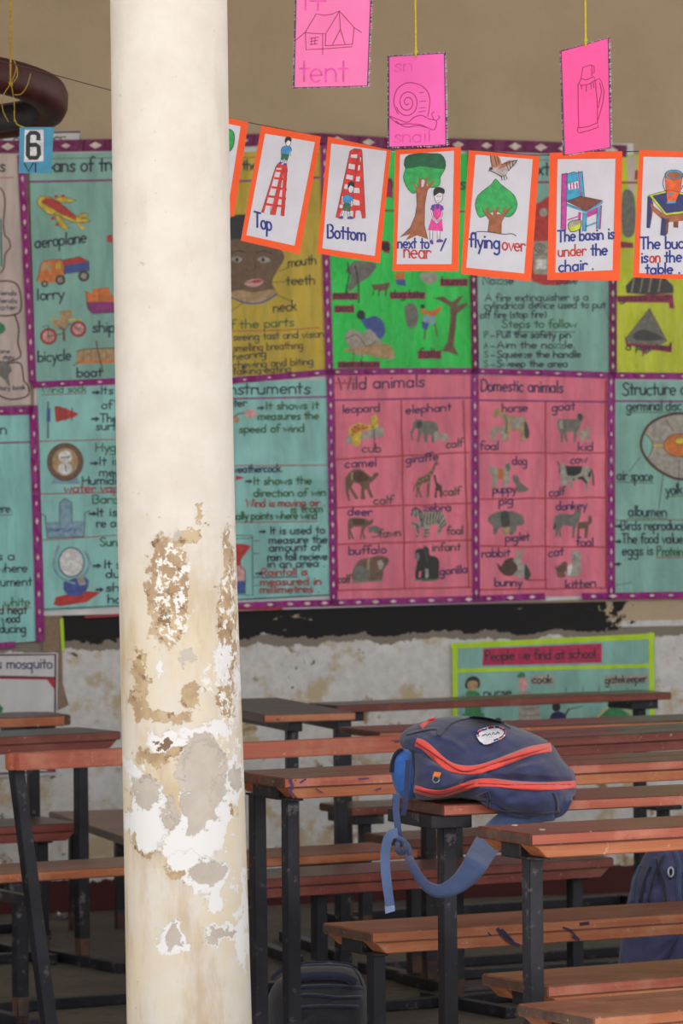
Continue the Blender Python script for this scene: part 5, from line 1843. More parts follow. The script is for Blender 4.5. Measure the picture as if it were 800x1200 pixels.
# ================================================================== desks and benches
def wood(name, rgb_a, rgb_b, rough, worn=None, ink_marks=False, wear=0.6):
    m, nt, bs = new_mat(name)
    tc = nt.nodes.new('ShaderNodeTexCoord')
    oi = nt.nodes.new('ShaderNodeObjectInfo')
    mul = nt.nodes.new('ShaderNodeMath'); mul.operation = 'MULTIPLY'
    nt.links.new(oi.outputs['Random'], mul.inputs[0]); mul.inputs[1].default_value = 40
    add = nt.nodes.new('ShaderNodeVectorMath'); add.operation = 'ADD'
    nt.links.new(tc.outputs['Object'], add.inputs[0]); nt.links.new(mul.outputs[0], add.inputs[1])
    mp = nt.nodes.new('ShaderNodeMapping'); mp.inputs['Scale'].default_value = (1.3, 26, 26)
    nt.links.new(add.outputs[0], mp.inputs[0])
    g = noise(nt, mp.outputs[0], 1.6, 6, 0.6)
    v = add.outputs[0]
    c = mix(nt, ramp(nt, g, 0.3, 0.7), srgb(*rgb_a), srgb(*rgb_b))
    patch = noise(nt, v, 7, 5, 0.65)
    if worn:
        c = mix(nt, math_node(nt, 'MULTIPLY', ramp(nt, patch, 0.46, 0.66), wear), c, srgb(*worn))
        c = mix(nt, math_node(nt, 'MULTIPLY', ramp(nt, noise(nt, v, 60, 4, .7), 0.64, 0.7), 0.5), c, srgb(226, 190, 170))
    if ink_marks:
        mp2 = nt.nodes.new('ShaderNodeMapping'); mp2.inputs['Scale'].default_value = (7, 10, 16)
        nt.links.new(v, mp2.inputs[0])
        c = mix(nt, math_node(nt, 'MULTIPLY', ramp(nt, noise(nt, mp2.outputs[0], 1.5, 3, .6), 0.69, 0.73), 0.8), c, srgb(62, 36, 78))
    nt.links.new(c, bs.inputs['Base Color'])
    bs.inputs['Roughness'].default_value = rough
    bump(nt, bs, math_node(nt, 'ADD', g, math_node(nt, 'MULTIPLY', patch, .5)), 0.25, 0.003)
    return m


W_TOP = wood('red brown varnished wood', (92, 42, 34), (120, 58, 46), 0.32, (134, 76, 64), False, 0.5)
W_TOPD = wood('dark varnished wood', (70, 44, 37), (92, 58, 47), 0.30, (110, 78, 66), False, 0.5)
W_EDGE = wood('pinkish wood edge with wear and painted light', (168, 84, 64), (194, 108, 84), 0.5, (212, 142, 116), True, 0.6)  # front edges paler than the tops: direct light put into the colour
W_RED = wood('red varnished wood edge', (108, 48, 40), (136, 66, 54), 0.42, (156, 92, 78), False, 0.4)
W_ORNG = wood('orange varnished wood edge', (168, 92, 56), (200, 124, 82), 0.45, (212, 150, 112), True, 0.45)
W_TAN = wood('tan worn bench top', (110, 64, 46), (142, 88, 64), 0.36, (164, 114, 88), False, 0.5)
W_END = wood('dark end grain', (66, 46, 38), (92, 64, 52), 0.6, (116, 88, 72), False, 0.4)
m_steel, nt, bs = new_mat('painted black steel with worn edges')
v = coords(nt)
f = noise(nt, v, 22, 6, 0.7)
f2 = noise(nt, v, 6, 4, 0.6)
c = mix(nt, ramp(nt, f2, .3, .7), srgb(30, 30, 36), srgb(48, 49, 58))
c = mix(nt, ramp(nt, f, .58, .68), c, srgb(104, 98, 102))
c = mix(nt, ramp(nt, noise(nt, v, 11, 5, .7), .62, .72), c, srgb(88, 58, 44))
nt.links.new(c, bs.inputs['Base Color'])
bs.inputs['Roughness'].default_value = 0.42
bs.inputs['Metallic'].default_value = 0.25
m_rust, nt, bs = new_mat('rusty steel foot')
c = mix(nt, ramp(nt, noise(nt, coords(nt), 20, 5), .35, .65), srgb(96, 66, 52), srgb(64, 52, 48))
nt.links.new(c, bs.inputs['Base Color'])
bs.inputs['Roughness'].default_value = 0.8


def plank(parent, name, x0, x1, y0, y1, z0, z1, top, edge, end, round_end=0.0):
    """a board with separate colours on the face, the lightened long edge and the sawn end"""
    bm = bmesh.new()
    fs = add_box(bm, x0, x1, y0, y1, z0, z1)
    bm.normal_update()
    for f in fs:
        n = f.normal
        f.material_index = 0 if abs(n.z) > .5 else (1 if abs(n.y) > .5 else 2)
    if round_end:
        es = [e for e in bm.edges if abs(e.verts[0].co.z - e.verts[1].co.z) > 1e-4]
        bmesh.ops.bevel(bm, geom=es, offset=round_end, segments=4, affect='EDGES')
    es = [e for e in bm.edges if e.calc_face_angle(0) > 0.6]
    bmesh.ops.bevel(bm, geom=es, offset=0.003, segments=2, affect='EDGES')
    return build(name, bm, [top, edge, end], parent)


def batten(parent, x0, x1, y0, y1, z0, z1, m, ch=0.03, left=True, right=True):
    """runs along under the boards; its ends are sawn at a slant"""
    bm = bmesh.new()
    cl, cr = (ch if left else 0), (ch if right else 0)
    prof = [(x0, z1), (x1, z1), (x1 - cr, z0), (x0 + cl, z0)]
    A = [bm.verts.new((x, y0, z)) for x, z in prof]
    B = [bm.verts.new((x, y1, z)) for x, z in prof]
    bm.faces.new(A); bm.faces.new(list(reversed(B)))
    for i in range(4):
        j = (i + 1) % 4
        bm.faces.new((A[i], B[i], B[j], A[j]))
    bmesh.ops.bevel(bm, geom=list(bm.edges), offset=0.002, segments=1, affect='EDGES')
    return build('batten', bm, m, parent)


def leg_mesh(parent, x, y, ztop, s=0.034, lean=(0, 0), zbot=0.0, rust=True):
    bm = bmesh.new()
    h = s / 2
    levels = [(zbot, 1), (zbot + 0.05, 0), (ztop, 0)]
    fx = lean[0]; fy = lean[1]
    rings = []
    for z, _ in levels:
        k = 1 - (z - zbot) / (ztop - zbot)
        rings.append([bm.verts.new((x + fx * k + a, y + fy * k + b, z)) for a, b in ((-h, -h), (h, -h), (h, h), (-h, h))])
    for i, (A, B) in enumerate(zip(rings, rings[1:])):
        for k in range(4):
            f = bm.faces.new((A[k], A[(k + 1) % 4], B[(k + 1) % 4], B[k]))
            f.material_index = 1 if (i == 0 and rust) else 0
    bm.faces.new(rings[0]); bm.faces.new(rings[-1])
    es = [e for e in bm.edges if abs(e.verts[0].co.z - e.verts[1].co.z) > 1e-3]
    bmesh.ops.bevel(bm, geom=es, offset=0.003, segments=2, affect='EDGES')
    return build('leg', bm, [m_steel, m_rust], parent)


def bar(parent, name, x0, x1, y0, y1, z0, z1):
    bm = bmesh.new()
    add_box(bm, x0, x1, y0, y1, z0, z1, 0, 0.003)
    return build(name, bm, m_steel, parent)


def unit(name, label, cat, corner, z, t, x0, x1, w, boards, legs, top=None, edge=None, edge2=None, battens=True, under=0.027, th=0.025,
         rails=True, foot=True, end=None, round_end=0.0, group=None, stagger=0.0, corner_at='front', feet=None, chl=True, chr_=True, bat_w=0.07):
    """corner: pixel of the front top corner (local x = 0, y = 0) at height z; boards: how many planks make up the width w"""
    c = at_height(corner[0], corner[1], z)
    a = math.atan(t)
    g = thing(name, label, cat, (c.x, c.y, 0), a, group)
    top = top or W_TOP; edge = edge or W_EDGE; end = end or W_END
    nb = boards
    gap = 0.004
    bw = (w - gap * (nb - 1)) / nb
    for i in range(nb):
        y = i * (bw + gap)
        plank(g, 'seat_board' if cat == 'bench' else 'top_board', x0 + stagger * i, x1, y, y + bw, z - th, z, top, edge, end, round_end)
    zb = z - th
    if battens:
        for y in (0.004, w - bat_w - 0.004):
            batten(g, x0 + .012, x1 - .012, y, y + bat_w, zb - under, zb - 0.0006, edge2 or W_ORNG, 0.028, chl, chr_)
    zl = zb - (under if battens else 0.0)
    xs = sorted({round(l[0], 3) for l in legs})
    for x in xs:
        ys = [l[1] for l in legs if abs(l[0] - x) < .01]
        bz = zb - (0.0008 if battens else 0.0006)
        if battens:      # the cross bar sits between the two battens
            bar(g, 'cross_bar', x - .019, x + .019, bat_w + .008, w - bat_w - .008, zb - .034, bz) if w - 2 * bat_w > .04 else None
            bar(g, 'cross_plate', x - .019, x + .019, .012, max(ys) + .03, zl - .006, zl - .0006)
            zt = zl - .0062
        else:
            bar(g, 'cross_bar', x - .05 if len(ys) == 1 and w < .3 else x - .02, x + .02 if len(ys) > 1 or w >= .3 else x + .05, .02, w - .02, zb - .030, bz)
            zt = zb - .0302
        for l in legs:
            if abs(l[0] - x) < .01:
                lean = l[2] if len(l) > 2 else (0, 0)
                leg_mesh(g, l[0], l[1], zt, lean=lean, zbot=0.032 if foot else 0.0)
        if foot:
            lx = [l for l in legs if abs(l[0] - x) < .01][0]
            le = lx[2] if len(lx) > 2 else (0, 0)
            f0, f1 = feet or (-0.02, w + .12)
            bar(g, 'foot_bar', x + le[0] - .017, x + le[0] + .017, f0 + le[1], f1 + le[1], 0.0, 0.0315)
    if rails and len(xs) > 1:
        f0, f1 = feet or (-0.02, w + .12)
        bar(g, 'floor_rail', xs[0] + .02, xs[-1] - .02, f1 - .036, f1, 0.001, 0.031)
    return g


# ---- right hand rows, nearest first
unit('school_desk', 'nearest wooden desk, red topped, its steel leg right of the hanging blue strap', 'desk', (622, 977.5), .75, .50, 0, 1.5, .24, 1,
     [(.035, .06), (1.46, .06)], battens=True)
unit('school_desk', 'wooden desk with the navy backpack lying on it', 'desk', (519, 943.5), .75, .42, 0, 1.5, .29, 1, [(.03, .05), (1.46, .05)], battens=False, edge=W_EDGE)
unit('school_desk', 'two board wooden desk with ink stained corner just right of the pillar', 'desk', (332.5, 912), .75, .50, 0, 1.5, .30, 2,
     [(.04, .05), (.04, .235), (1.46, .05), (1.46, .235)], battens=True)
unit('school_desk', 'wooden desk with a red front edge directly behind the navy backpack', 'desk', (576, 868), .75, .60, 0, 1.1, .30, 2,
     [(.04, .255), (1.05, .255)], battens=True, edge=W_RED, top=W_TOPD, edge2=W_RED)
unit('school_desk', 'dark desk with a thin orange edge, one row before the teal poster desk', 'desk', (444, 858), .75, .44, 0, 1.3, .28, 1,
     [(.24, .20), (1.20, .20)], battens=False, edge=W_ORNG, top=W_TOPD, th=.018)
unit('school_desk', 'dark brown desk against the back wall across the teal poster', 'desk', (394, 827), .71, .52, 0, 1.25, .20, 1,
     [(.06, .06), (1.16, .06)], battens=False, edge=W_RED, top=W_TOPD, feet=(-.06, .19), th=.024)
unit('school_desk', 'brown desk set end on to the others right of the pillar, near the back wall', 'desk', (309, 837.5), .75, .30, 0, .285, .85, 1,
     [(.105, .07), (.255, .07)], battens=False, edge=W_ORNG, top=W_TOPD, end=W_TOPD, feet=(0.02, .7), rails=False)

# ---- left hand rows
unit('school_desk', 'red brown desk with a slanted underboard ending just left of the pillar', 'desk', (142, 857), .70, .60, -1.1, 0, .27, 1,
     [(-.09, .09), (-1.0, .09)], battens=True, edge=W_RED, top=W_TOPD, edge2=W_RED, feet=(-.16, .3))
unit('school_desk', 'orange edged desk with a rounded corner in front of the white mosquito poster', 'desk', (87, 838), .70, .45, -1.0, 0, .26, 1,
     [(-.11, .08), (-.9, .08)], battens=False, edge=W_ORNG, top=W_TOPD, round_end=.03, th=.033, feet=(-.02, .25))

# ---- benches
unit('school_bench', 'nearest low bench, tan board in the bottom right corner', 'bench', (695.6, 1192.4), .42, .60, 0, 1.4, .28, 1,
     [(.05, .05), (1.35, .05)], top=W_TAN, edge=W_ORNG)
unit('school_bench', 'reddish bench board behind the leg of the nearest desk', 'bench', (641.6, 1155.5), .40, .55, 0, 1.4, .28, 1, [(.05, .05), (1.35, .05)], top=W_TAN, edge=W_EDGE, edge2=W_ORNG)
unit('school_bench', 'tan two layer bench with dark ink marks on its front, under the navy backpack', 'bench', (435.5, 1093), .42, .50, 0, 1.45, .26, 1,
     [(.03, .04), (1.40, .04)], top=W_TAN, edge=W_ORNG)
unit('school_bench', 'dark red bench with slant cut right end, behind the hanging blue strap', 'bench', (311, 1030), .42, .545, -.05, 1.07, .26, 1,
     [(.19, .06), (.98, .06)], top=W_TOPD, edge=W_RED, edge2=W_RED)
g = unit('school_bench', 'long bench passing behind the pillar, with a pink backrest board and a splayed steel leg', 'bench', (-30, 1026), .42, .56, 0, 1.36, .27, 1,
         [(.16, .06), (1.15, .06)], battens=False, edge=W_ORNG, top=W_TAN, th=.026)
bpy.context.view_layer.update()
q = Matrix.LocRotScale(g.location, g.rotation_euler, g.scale).inverted() @ at_height(14, 884, .765)
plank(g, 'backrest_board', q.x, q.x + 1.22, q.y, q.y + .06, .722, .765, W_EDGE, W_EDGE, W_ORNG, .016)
for k, ln in ((.045, .075), (.58, -.03)):
    leg_mesh(g, q.x + k, q.y + .08, .755, lean=(ln, -.05))
    bar(g, 'brace', q.x + k + ln * .45 - .014, q.x + k + ln * .45 + .014, q.y + .07, .03, .365, .393)
unit('school_bench', 'short red bench end seen beyond the knotted strap', 'bench', (477, 984), .42, .50, 0, 1.25, .27, 1,
     [(.05, .06), (1.2, .06)], top=W_TOPD, edge=W_RED, edge2=W_RED)
unit('school_bench', 'small bench with a red front edge far back under the two board desk', 'bench', (412, 947), .42, .45, 0, 1.2, .25, 1,
     [(.07, .06), (1.12, .06)], battens=False, top=W_TOPD, edge=W_RED, feet=(-.1, .2))
unit('school_bench', 'red bench with a slant cut right end at the left edge, behind the splayed leg', 'bench', (93, 964), .42, .50, -1.0, 0, .27, 1,
     [(-.10, .06), (-.9, .06)], top=W_TOPD, edge=W_RED, edge2=W_RED)
# the bench that runs from front to back
c = at_height(150, 983, .37)
g = thing('school_bench', 'brown bench running front to back beside the pillar, left of it', 'bench', (c.x, c.y, 0), math.radians(16))
plank(g, 'seat_board', 0, .25, -.05, 1.1, .345, .37, W_TAN, W_END, W_TOPD)
for y in (.12, .95):
    bar(g, 'cross_bar', .02, .23, y - .02, y + .02, .315, .3444)
    for x in (.05, .2):
        leg_mesh(g, x, y, .3148, zbot=0.0)

# ================================================================== bags
def cloth(name, rgb, rough=0.85, var=.18, bumps=0.5):
    m, nt, bs = new_mat(name)
    c = srgb(*rgb)
    v = coords(nt)
    f = noise(nt, v, 16, 5, .6)
    w = noise(nt, v, 320, 2, .5)
    col = mix(nt, ramp(nt, f, .3, .7), scale_col(c, 1 - var), scale_col(c, 1 + var))
    nt.links.new(col, bs.inputs['Base Color'])
    bs.inputs['Roughness'].default_value = rough
    bs.inputs['Sheen Weight'].default_value = 0.25
    bump(nt, bs, math_node(nt, 'ADD', noise(nt, v, 12, 4, .6), math_node(nt, 'MULTIPLY', w, .12)), bumps, 0.012)
    return m


C_NAVY = cloth('navy nylon', (48, 54, 92))
C_NAVYD = cloth('dark navy nylon', (32, 36, 60))
C_BLUE = cloth('bright blue mesh', (44, 98, 178))
C_STRAP = cloth('slate blue strap', (62, 78, 116), bumps=.3)
C_STRAPL = cloth('pale blue webbing', (84, 104, 146), bumps=.2)
C_CORAL = cloth('coral zip binding', (232, 78, 66), 0.6, .1, .15)
C_BLACK = cloth('black nylon', (30, 30, 38), .7)
C_PURP = cloth('faded violet blue nylon', (68, 70, 106))


def pillow(outline, dep, thick_f, thick_b, rows=14, wr=0.0, cx=None, cy=None, clamp=None, bulge=None):
    """a stuffed shape: outline in pixels, dep(x, y) its middle depth, bulging to front and back"""
    bm = bmesh.new()
    n = len(outline)
    cx = cx if cx is not None else sum(p[0] for p in outline) / n
    cy = cy if cy is not None else sum(p[1] for p in outline) / n
    rnd = random.Random(3)
    ph = [rnd.uniform(0, 6.28) for _ in range(8)]

    def pt(x, y, off):
        wob = 0
        if wr:
            wob = wr * (math.sin(x * .11 + y * .19 + ph[0]) * math.sin(x * .05 - y * .13 + ph[1]) + .6 * math.sin(x * .23 + y * .07 + ph[2]) * math.sin(y * .29 + ph[3]))
        if bulge and off < 0:
            wob -= bulge(x, y) * min(1.0, -off / thick_f * 2.5)
        q = P(x, y, dep(x, y) + off + wob)
        if clamp:
            q = clamp(q)
        return q
    layers = []
    for s in range(rows * 2 + 1):
        a = -math.pi / 2 + math.pi * s / (rows * 2)
        k = abs(math.cos(a)) ** 0.62
        sa = math.sin(a)
        off = -thick_f * abs(sa) ** 1.0 if sa < 0 else thick_b * sa
        off = off if sa >= 0 else -thick_f * (abs(sa) ** .9)
        if s in (0, rows * 2):
            layers.append(bm.verts.new(pt(cx, cy, -thick_f if s == 0 else thick_b)))
        else:
            layers.append([bm.verts.new(pt(cx + (x - cx) * k, cy + (y - cy) * k, off)) for x, y in outline])
    for A, B in zip(layers, layers[1:]):
        for i in range(n):
            j = (i + 1) % n
            if isinstance(A, list) and isinstance(B, list):
                f = bm.faces.new((A[i], A[j], B[j], B[i]))
            elif isinstance(A, list):
                f = bm.faces.new((A[i], A[j], B))
            else:
                f = bm.faces.new((A, B[j], B[i]))
            f.smooth = True
    bmesh.ops.recalc_face_normals(bm, faces=bm.faces)
    return bm


def on_surface(tree, x, y, lift, default):
    o = Vector((0, 0, EYE))
    d = P(x, y, 1.0) - o
    hit = tree.ray_cast(o, d.normalized())
    if hit[0] is None:
        return P(x, y, default)
    return hit[0] - d.normalized() * lift


def ribbon_on(tree, pts, w0, w1, lift, default, m, name, parent, thick=0.004):
    """a narrow band laid on a stuffed surface, following pixels"""
    bm = bmesh.new()
    n = len(pts)
    rows = []
    for i, p in enumerate(pts):
        x, y = p[0], p[1]
        xa, ya = pts[max(i - 1, 0)][:2]
        xb, yb = pts[min(i + 1, n - 1)][:2]
        d = math.hypot(xb - xa, yb - ya) or 1
        nx, ny = -(yb - ya) / d, (xb - xa) / d
        w = (w0 + (w1 - w0) * i / (n - 1)) / 2
        row = []
        for k, lf in ((-1, lift * .2), (-.55, lift), (0, lift * 1.25), (.55, lift), (1, lift * .2)):
            row.append(bm.verts.new(on_surface(tree, x + nx * w * k, y + ny * w * k, lf, default)))
        rows.append(row)
    for A, B in zip(rows, rows[1:]):
        for k in range(4):
            bm.faces.new((A[k], A[k + 1], B[k + 1], B[k])).smooth = True
    o = build(name, bm, m, parent, world_coords=True)
    s = o.modifiers.new('thickness', 'SOLIDIFY'); s.thickness = thick; s.offset = 0
    return o


# ---- navy backpack lying on the desk
def edge_depth(X):
    c0 = at_height(519, 943.5, .75)
    return c0.y + .42 * (X - c0.x)


def keep_above(q):
    e = edge_depth(q.x)
    c0 = at_height(519, 943.5, .75)
    along = (q.x - c0.x) * math.cos(math.atan(.42)) + (q.y - c0.y) * math.sin(math.atan(.42))
    if q.y > e - .034 and along > -.02 and q.z < .753:
        if q.z > .70 and q.y < e + .03:
            q.y = e - .034
        else:
            q.z = .753
    return q


bag_out = spline([(469, 862), (480, 852), (500, 844), (530, 839), (560, 840), (585, 845), (598, 850), (630, 862), (648, 874), (660, 892), (672, 905), (675, 922), (671, 940), (658, 955), (632, 960), (600, 956), (575, 947), (555, 938), (535, 935), (505, 938), (488, 936), (481, 920), (480, 900), (478, 882), (470, 874)], 3, True)
dep_bag = lambda x, y: 10.86 + (945 - y) / 105 * .16 + (x - 560) * .0004
root = thing('backpack', 'navy backpack with two coral zips lying on a desk, its strap hanging down', 'backpack', P(566, 944, 10.86))


def smooth01(v, a, b):
    t = max(0.0, min(1.0, (v - a) / (b - a)))
    return t * t * (3 - 2 * t)


def bag_bulge(x, y):
    lz = 925 + 8 * math.cos((x - 490) / 34.0) * (1 if x < 560 else .4) - (8 if x > 540 else 0)     # the lower zip line
    uz = 872 + 32 * math.exp(-((x - 545) / 42.0) ** 2)                                            # the upper zip line
    b = .035 * smooth01(y, lz + 1, lz + 9) * smooth01(x, 535, 566) * (1 - smooth01(x, 655, 674))   # front pocket
    b += .022 * smooth01(y, uz + 2, uz + 10) * (1 - smooth01(y, lz - 8, lz - 1))                   # middle compartment
    for (cx_, cy_, an, ln, wd, h) in ((600, 905, -.35, 40, 3.0, .010), (590, 917, -.2, 34, 2.6, .008), (630, 900, -.5, 26, 3.0, .010), (520, 865, .5, 30, 3.2, .010), (505, 897, .35, 18, 2.8, .008),
                                      (560, 935, .3, 22, 2.6, .010), (548, 942, .15, 26, 2.4, .008), (640, 930, -.15, 24, 2.6, .006), (560, 893, -.3, 14, 3.0, .006)):
        dx, dy = x - cx_, y - cy_
        u_ = dx * math.cos(an) + dy * math.sin(an)
        v_ = -dx * math.sin(an) + dy * math.cos(an) + 2 * math.sin(u_ * .12)
        b += h * math.exp(-(v_ / wd) ** 2) * math.exp(-(u_ / ln) ** 4)
    return b


bag_fine = spline(bag_out, 2, True)
bm = pillow(bag_fine, dep_bag, .17, .12, 34, .005, 562, 900, keep_above, bag_bulge)
me_tree = BVHTree.FromBMesh(bm)
body = build('bag_body', bm, C_NAVY, root, world_coords=True)
sub = body.modifiers.new('smooth', 'SUBSURF'); sub.levels = 1; sub.render_levels = 1
Z = zc(460, 830, 3.478)
ribbon_on(me_tree, spline(Z((95, 140), (125, 150), (165, 185), (210, 225), (260, 248), (330, 252), (400, 235), (480, 205), (560, 175), (645, 160)), 6), 9.5, 10, .006, 10.8, C_CORAL, 'upper_zip', root)
ribbon_on(me_tree, spline(Z((90, 328), (140, 343), (200, 348), (260, 332), (330, 308), (400, 303), (480, 312), (570, 318), (650, 318), (745, 310)), 6), 8, 9, .006, 10.8, C_CORAL, 'lower_zip', root)
for q in (((95, 140), (165, 185), (260, 248), (330, 252), (480, 205), (640, 162)), ((90, 330), (200, 350), (330, 309), (480, 313), (740, 311))):
    ribbon_on(me_tree, spline(Z(*q), 8), 1.6, 1.6, .0105, 10.8, plain('dark coral teeth', (168, 46, 44), .5), 'zip_teeth', root, .002)
ribbon_on(me_tree, spline(Z((115, 78), (130, 65), (150, 52), (172, 44)), 4), 5, 3, .004, 10.9, C_CORAL, 'top_piping', root)
for q, w in ((((55, 108), (120, 92), (180, 85), (190, 112), (240, 60), (330, 38), (430, 55), (480, 80)), 3.0), (((385, 340), (392, 370), (388, 420)), 3.0), (((655, 345), (668, 380), (670, 420)), 2.6), (((300, 400), (380, 415), (500, 428), (600, 432), (680, 420)), 2.6),
             (((80, 175), (85, 240), (80, 310)), 3.0), (((270, 370), (330, 365), (390, 340)), 2.2)):
    ribbon_on(me_tree, spline(Z(*q), 5), w, w, .004, 10.85, C_NAVYD, 'seam', root, .002)
# the sewn patch
D = Draw(lambda x, y, l: on_surface(me_tree, x, y, .008 + l * .0008, 10.8))
D.poly(spline(Z((340, 105), (365, 82), (420, 70), (455, 82), (460, 108), (430, 130), (370, 147)), 4, True), plain('white patch', (226, 226, 230), .7))
pe = spline(Z((345, 105), (367, 86), (420, 74), (452, 85), (456, 107), (428, 127), (372, 142)), 4, True)
for k in range(0, len(pe), 2):
    D.stroke([pe[k], pe[(k + 1) % len(pe)]], 3.2, REDP if k % 4 else CBLUE)
D.stroke(Z((365, 112), (380, 105), (385, 112), (395, 102), (402, 112), (410, 98), (418, 108), (428, 96), (434, 104)), 1.2, OUTL)
D.done('patch', root)
# tag and ring
D = Draw(lambda x, y, l: on_surface(me_tree, x, y, .005 + l * .0006, 10.8))
D.poly(Z((170, 258), (198, 262), (190, 284), (162, 278)), C_CORAL if False else plain('orange tag', (250, 130, 40), .6))
D.done('orange_tag', root)
bm = bmesh.new()
rc = Z((176, 290))[0]
add_tube(bm, [on_surface(me_tree, rc[0] + 3.8 * math.cos(a), rc[1] + 3.8 * math.sin(a), .007, 10.8) for a in [2 * math.pi * k / 16 for k in range(16)]], .0014, 6, closed=True)
build('metal_ring', bm, plain('dull steel', (170, 170, 174), .35, .1, 40, .8), root, world_coords=True)
# side pocket
pk = spline([(463, 884), (472, 878), (482, 882), (486, 905), (488, 925), (486, 936), (470, 936), (461, 920), (458, 900)], 3, True)
bm = pillow(pk, lambda x, y: 10.84, .05, .05, 8, .003, None, None, keep_above)
pt_tree = BVHTree.FromBMesh(bm)
build('side_pocket', bm, C_BLUE, root, world_coords=True)
ribbon_on(pt_tree, spline([(459, 905), (461, 888), (466, 880), (472, 878)], 4), 4.5, 3, .004, 10.8, C_NAVYD, 'pocket_binding', root)
# padded strap that hangs in a loop, knot and loose end
DS = 10.52
pts = spline([(648, 948, .026), (622, 953, .027), (598, 962, .029), (578, 980, .030), (564, 1000, .028), (552, 1020, .025), (536, 1036, .020), (517, 1044, .015), (502, 1040, .012), (490, 1027, .0105), (481, 1010, .0095), (475, 996, .009)], 5)
bm = bmesh.new()
n = len(pts)
rows = []
for i, (x, y, w) in enumerate(pts):
    xa, ya, _ = pts[max(i - 1, 0)]; xb, yb, _ = pts[min(i + 1, n - 1)]
    d = math.hypot(xb - xa, yb - ya)
    nx, ny = -(yb - ya) / d, (xb - xa) / d
    dd = DS + .225 * max(0.0, min(1.0, (1012 - y) / 42.0)) + (.03 * (x - 590) / 58 if x > 590 else 0)
    c0 = P(x, y, dd)
    e = (P(x + nx, y + ny, dd) - c0).normalized()
    fw = Vector((0, -1, 0))
    th_ = .008
    rows.append([bm.verts.new(c0 + e * (w * math.cos(a)) + fw * (th_ * math.sin(a)) + Vector((0, (.35 * max(0.0, min(1.0, (i - 8) / 14))) * w * math.cos(a), 0))) for a in [2 * math.pi * k / 12 for k in range(12)]])
for A, B in zip(rows, rows[1:]):
    for k in range(12):
        bm.faces.new((A[k], A[(k + 1) % 12], B[(k + 1) % 12], B[k])).smooth = True
bm.faces.new(rows[0]); bm.faces.new(rows[-1])
build('padded_strap', bm, C_STRAP, root, world_coords=True)


def web(pts, w, m, name, d0=DS, th_=.0025):
    bm = bmesh.new()
    pts = spline(pts, 5)
    rows = []
    n = len(pts)
    for i, (x, y) in enumerate(pts):
        xa, ya = pts[max(i - 1, 0)]; xb, yb = pts[min(i + 1, n - 1)]
        d = math.hypot(xb - xa, yb - ya)
        nx, ny = -(yb - ya) / d, (xb - xa) / d
        c0 = P(x, y, d0 - .004 * math.sin(i * .3))
        e = (P(x + nx, y + ny, d0) - c0); e.y = 0; e.normalize()
        rows.append([bm.verts.new(c0 + e * w * a + Vector((0, b, 0))) for a, b in ((-1, -th_), (1, -th_), (1, th_), (-1, th_))])
    for A, B in zip(rows, rows[1:]):
        for k in range(4):
            bm.faces.new((A[k], A[(k + 1) % 4], B[(k + 1) % 4], B[k]))
    bm.faces.new(rows[0]); bm.faces.new(rows[-1])
    build(name, bm, m, root, world_coords=True)


web([(464, 930), (464, 950), (466, 970), (468, 988)], .0075, C_STRAP, 'webbing', DS + .005)
web([(475, 934), (472, 955), (475, 938), (478, 890)], .0055, C_NAVY, 'pull_cord', DS + .03)
web([(466, 976), (458, 978), (453, 988), (451, 1005), (452, 1025), (455, 1048), (457, 1062)], .0105, C_STRAPL, 'loose_end', DS - .012)
web([(456.4, 1061), (457, 1069)], .011, plain('pale strap tip', (126, 142, 178), .8), 'strap_tip', DS - .013, .003)
bm = bmesh.new()
kc = [P(470 + 5 * math.cos(a), 993 + 7 * math.sin(a), DS - .008 - .006 * math.cos(2 * a)) for a in [2 * math.pi * k / 14 for k in range(14)]]
add_tube(bm, kc, .006, 8, closed=True)
add_tube(bm, [P(x, y, DS - .010) for x, y in spline([(461, 976), (466, 982), (472, 985), (478, 992), (480, 1002)], 3)], .006, 8)
build('knot', bm, C_STRAP, root, world_coords=True)

# ---- black backpack on the floor
root = thing('backpack', 'black backpack lying on the floor under the desk right of the pillar', 'backpack', at_height(375, 1241, 0))
DB = 12.3
bo = spline([(312, 1200), (315, 1165), (328, 1146), (350, 1133), (378, 1129), (405, 1131), (422, 1142), (431, 1165), (434, 1200), (430, 1228), (415, 1239), (375, 1240), (335, 1239), (317, 1228)], 3, True)


def keep_floor(q):
    q.z = max(q.z, .003)
    return q


bm = pillow(bo, lambda x, y: DB, .15, .07, 10, .004, None, None, keep_floor)
tr = BVHTree.FromBMesh(bm)
build('bag_body', bm, C_BLACK, root, world_coords=True)
Z = zc(300, 1110, 5)
for q, w in ((((235, 240), (300, 232), (450, 228), (640, 240)), 3), (((230, 285), (330, 280), (480, 295), (620, 290)), 2.4), (((240, 355), (400, 345), (600, 350)), 2.4), (((560, 110), (600, 160), (630, 240)), 3)):
    ribbon_on(tr, spline(Z(*q), 5), w, w, .006, DB, C_NAVYD, 'seam', root)
ribbon_on(tr, spline(Z((90, 190), (150, 130), (240, 105), (380, 95), (520, 100), (590, 125)), 6), 5, 5, .008, DB, C_NAVYD, 'zip_flap', root)
bm = bmesh.new()
add_tube(bm, [on_surface(tr, x, y, .022, DB) for x, y in spline(Z((210, 195), (270, 175), (360, 165), (460, 165), (540, 180), (575, 205)), 6)], .012, 10)
build('carry_handle', bm, C_NAVYD, root, world_coords=True)

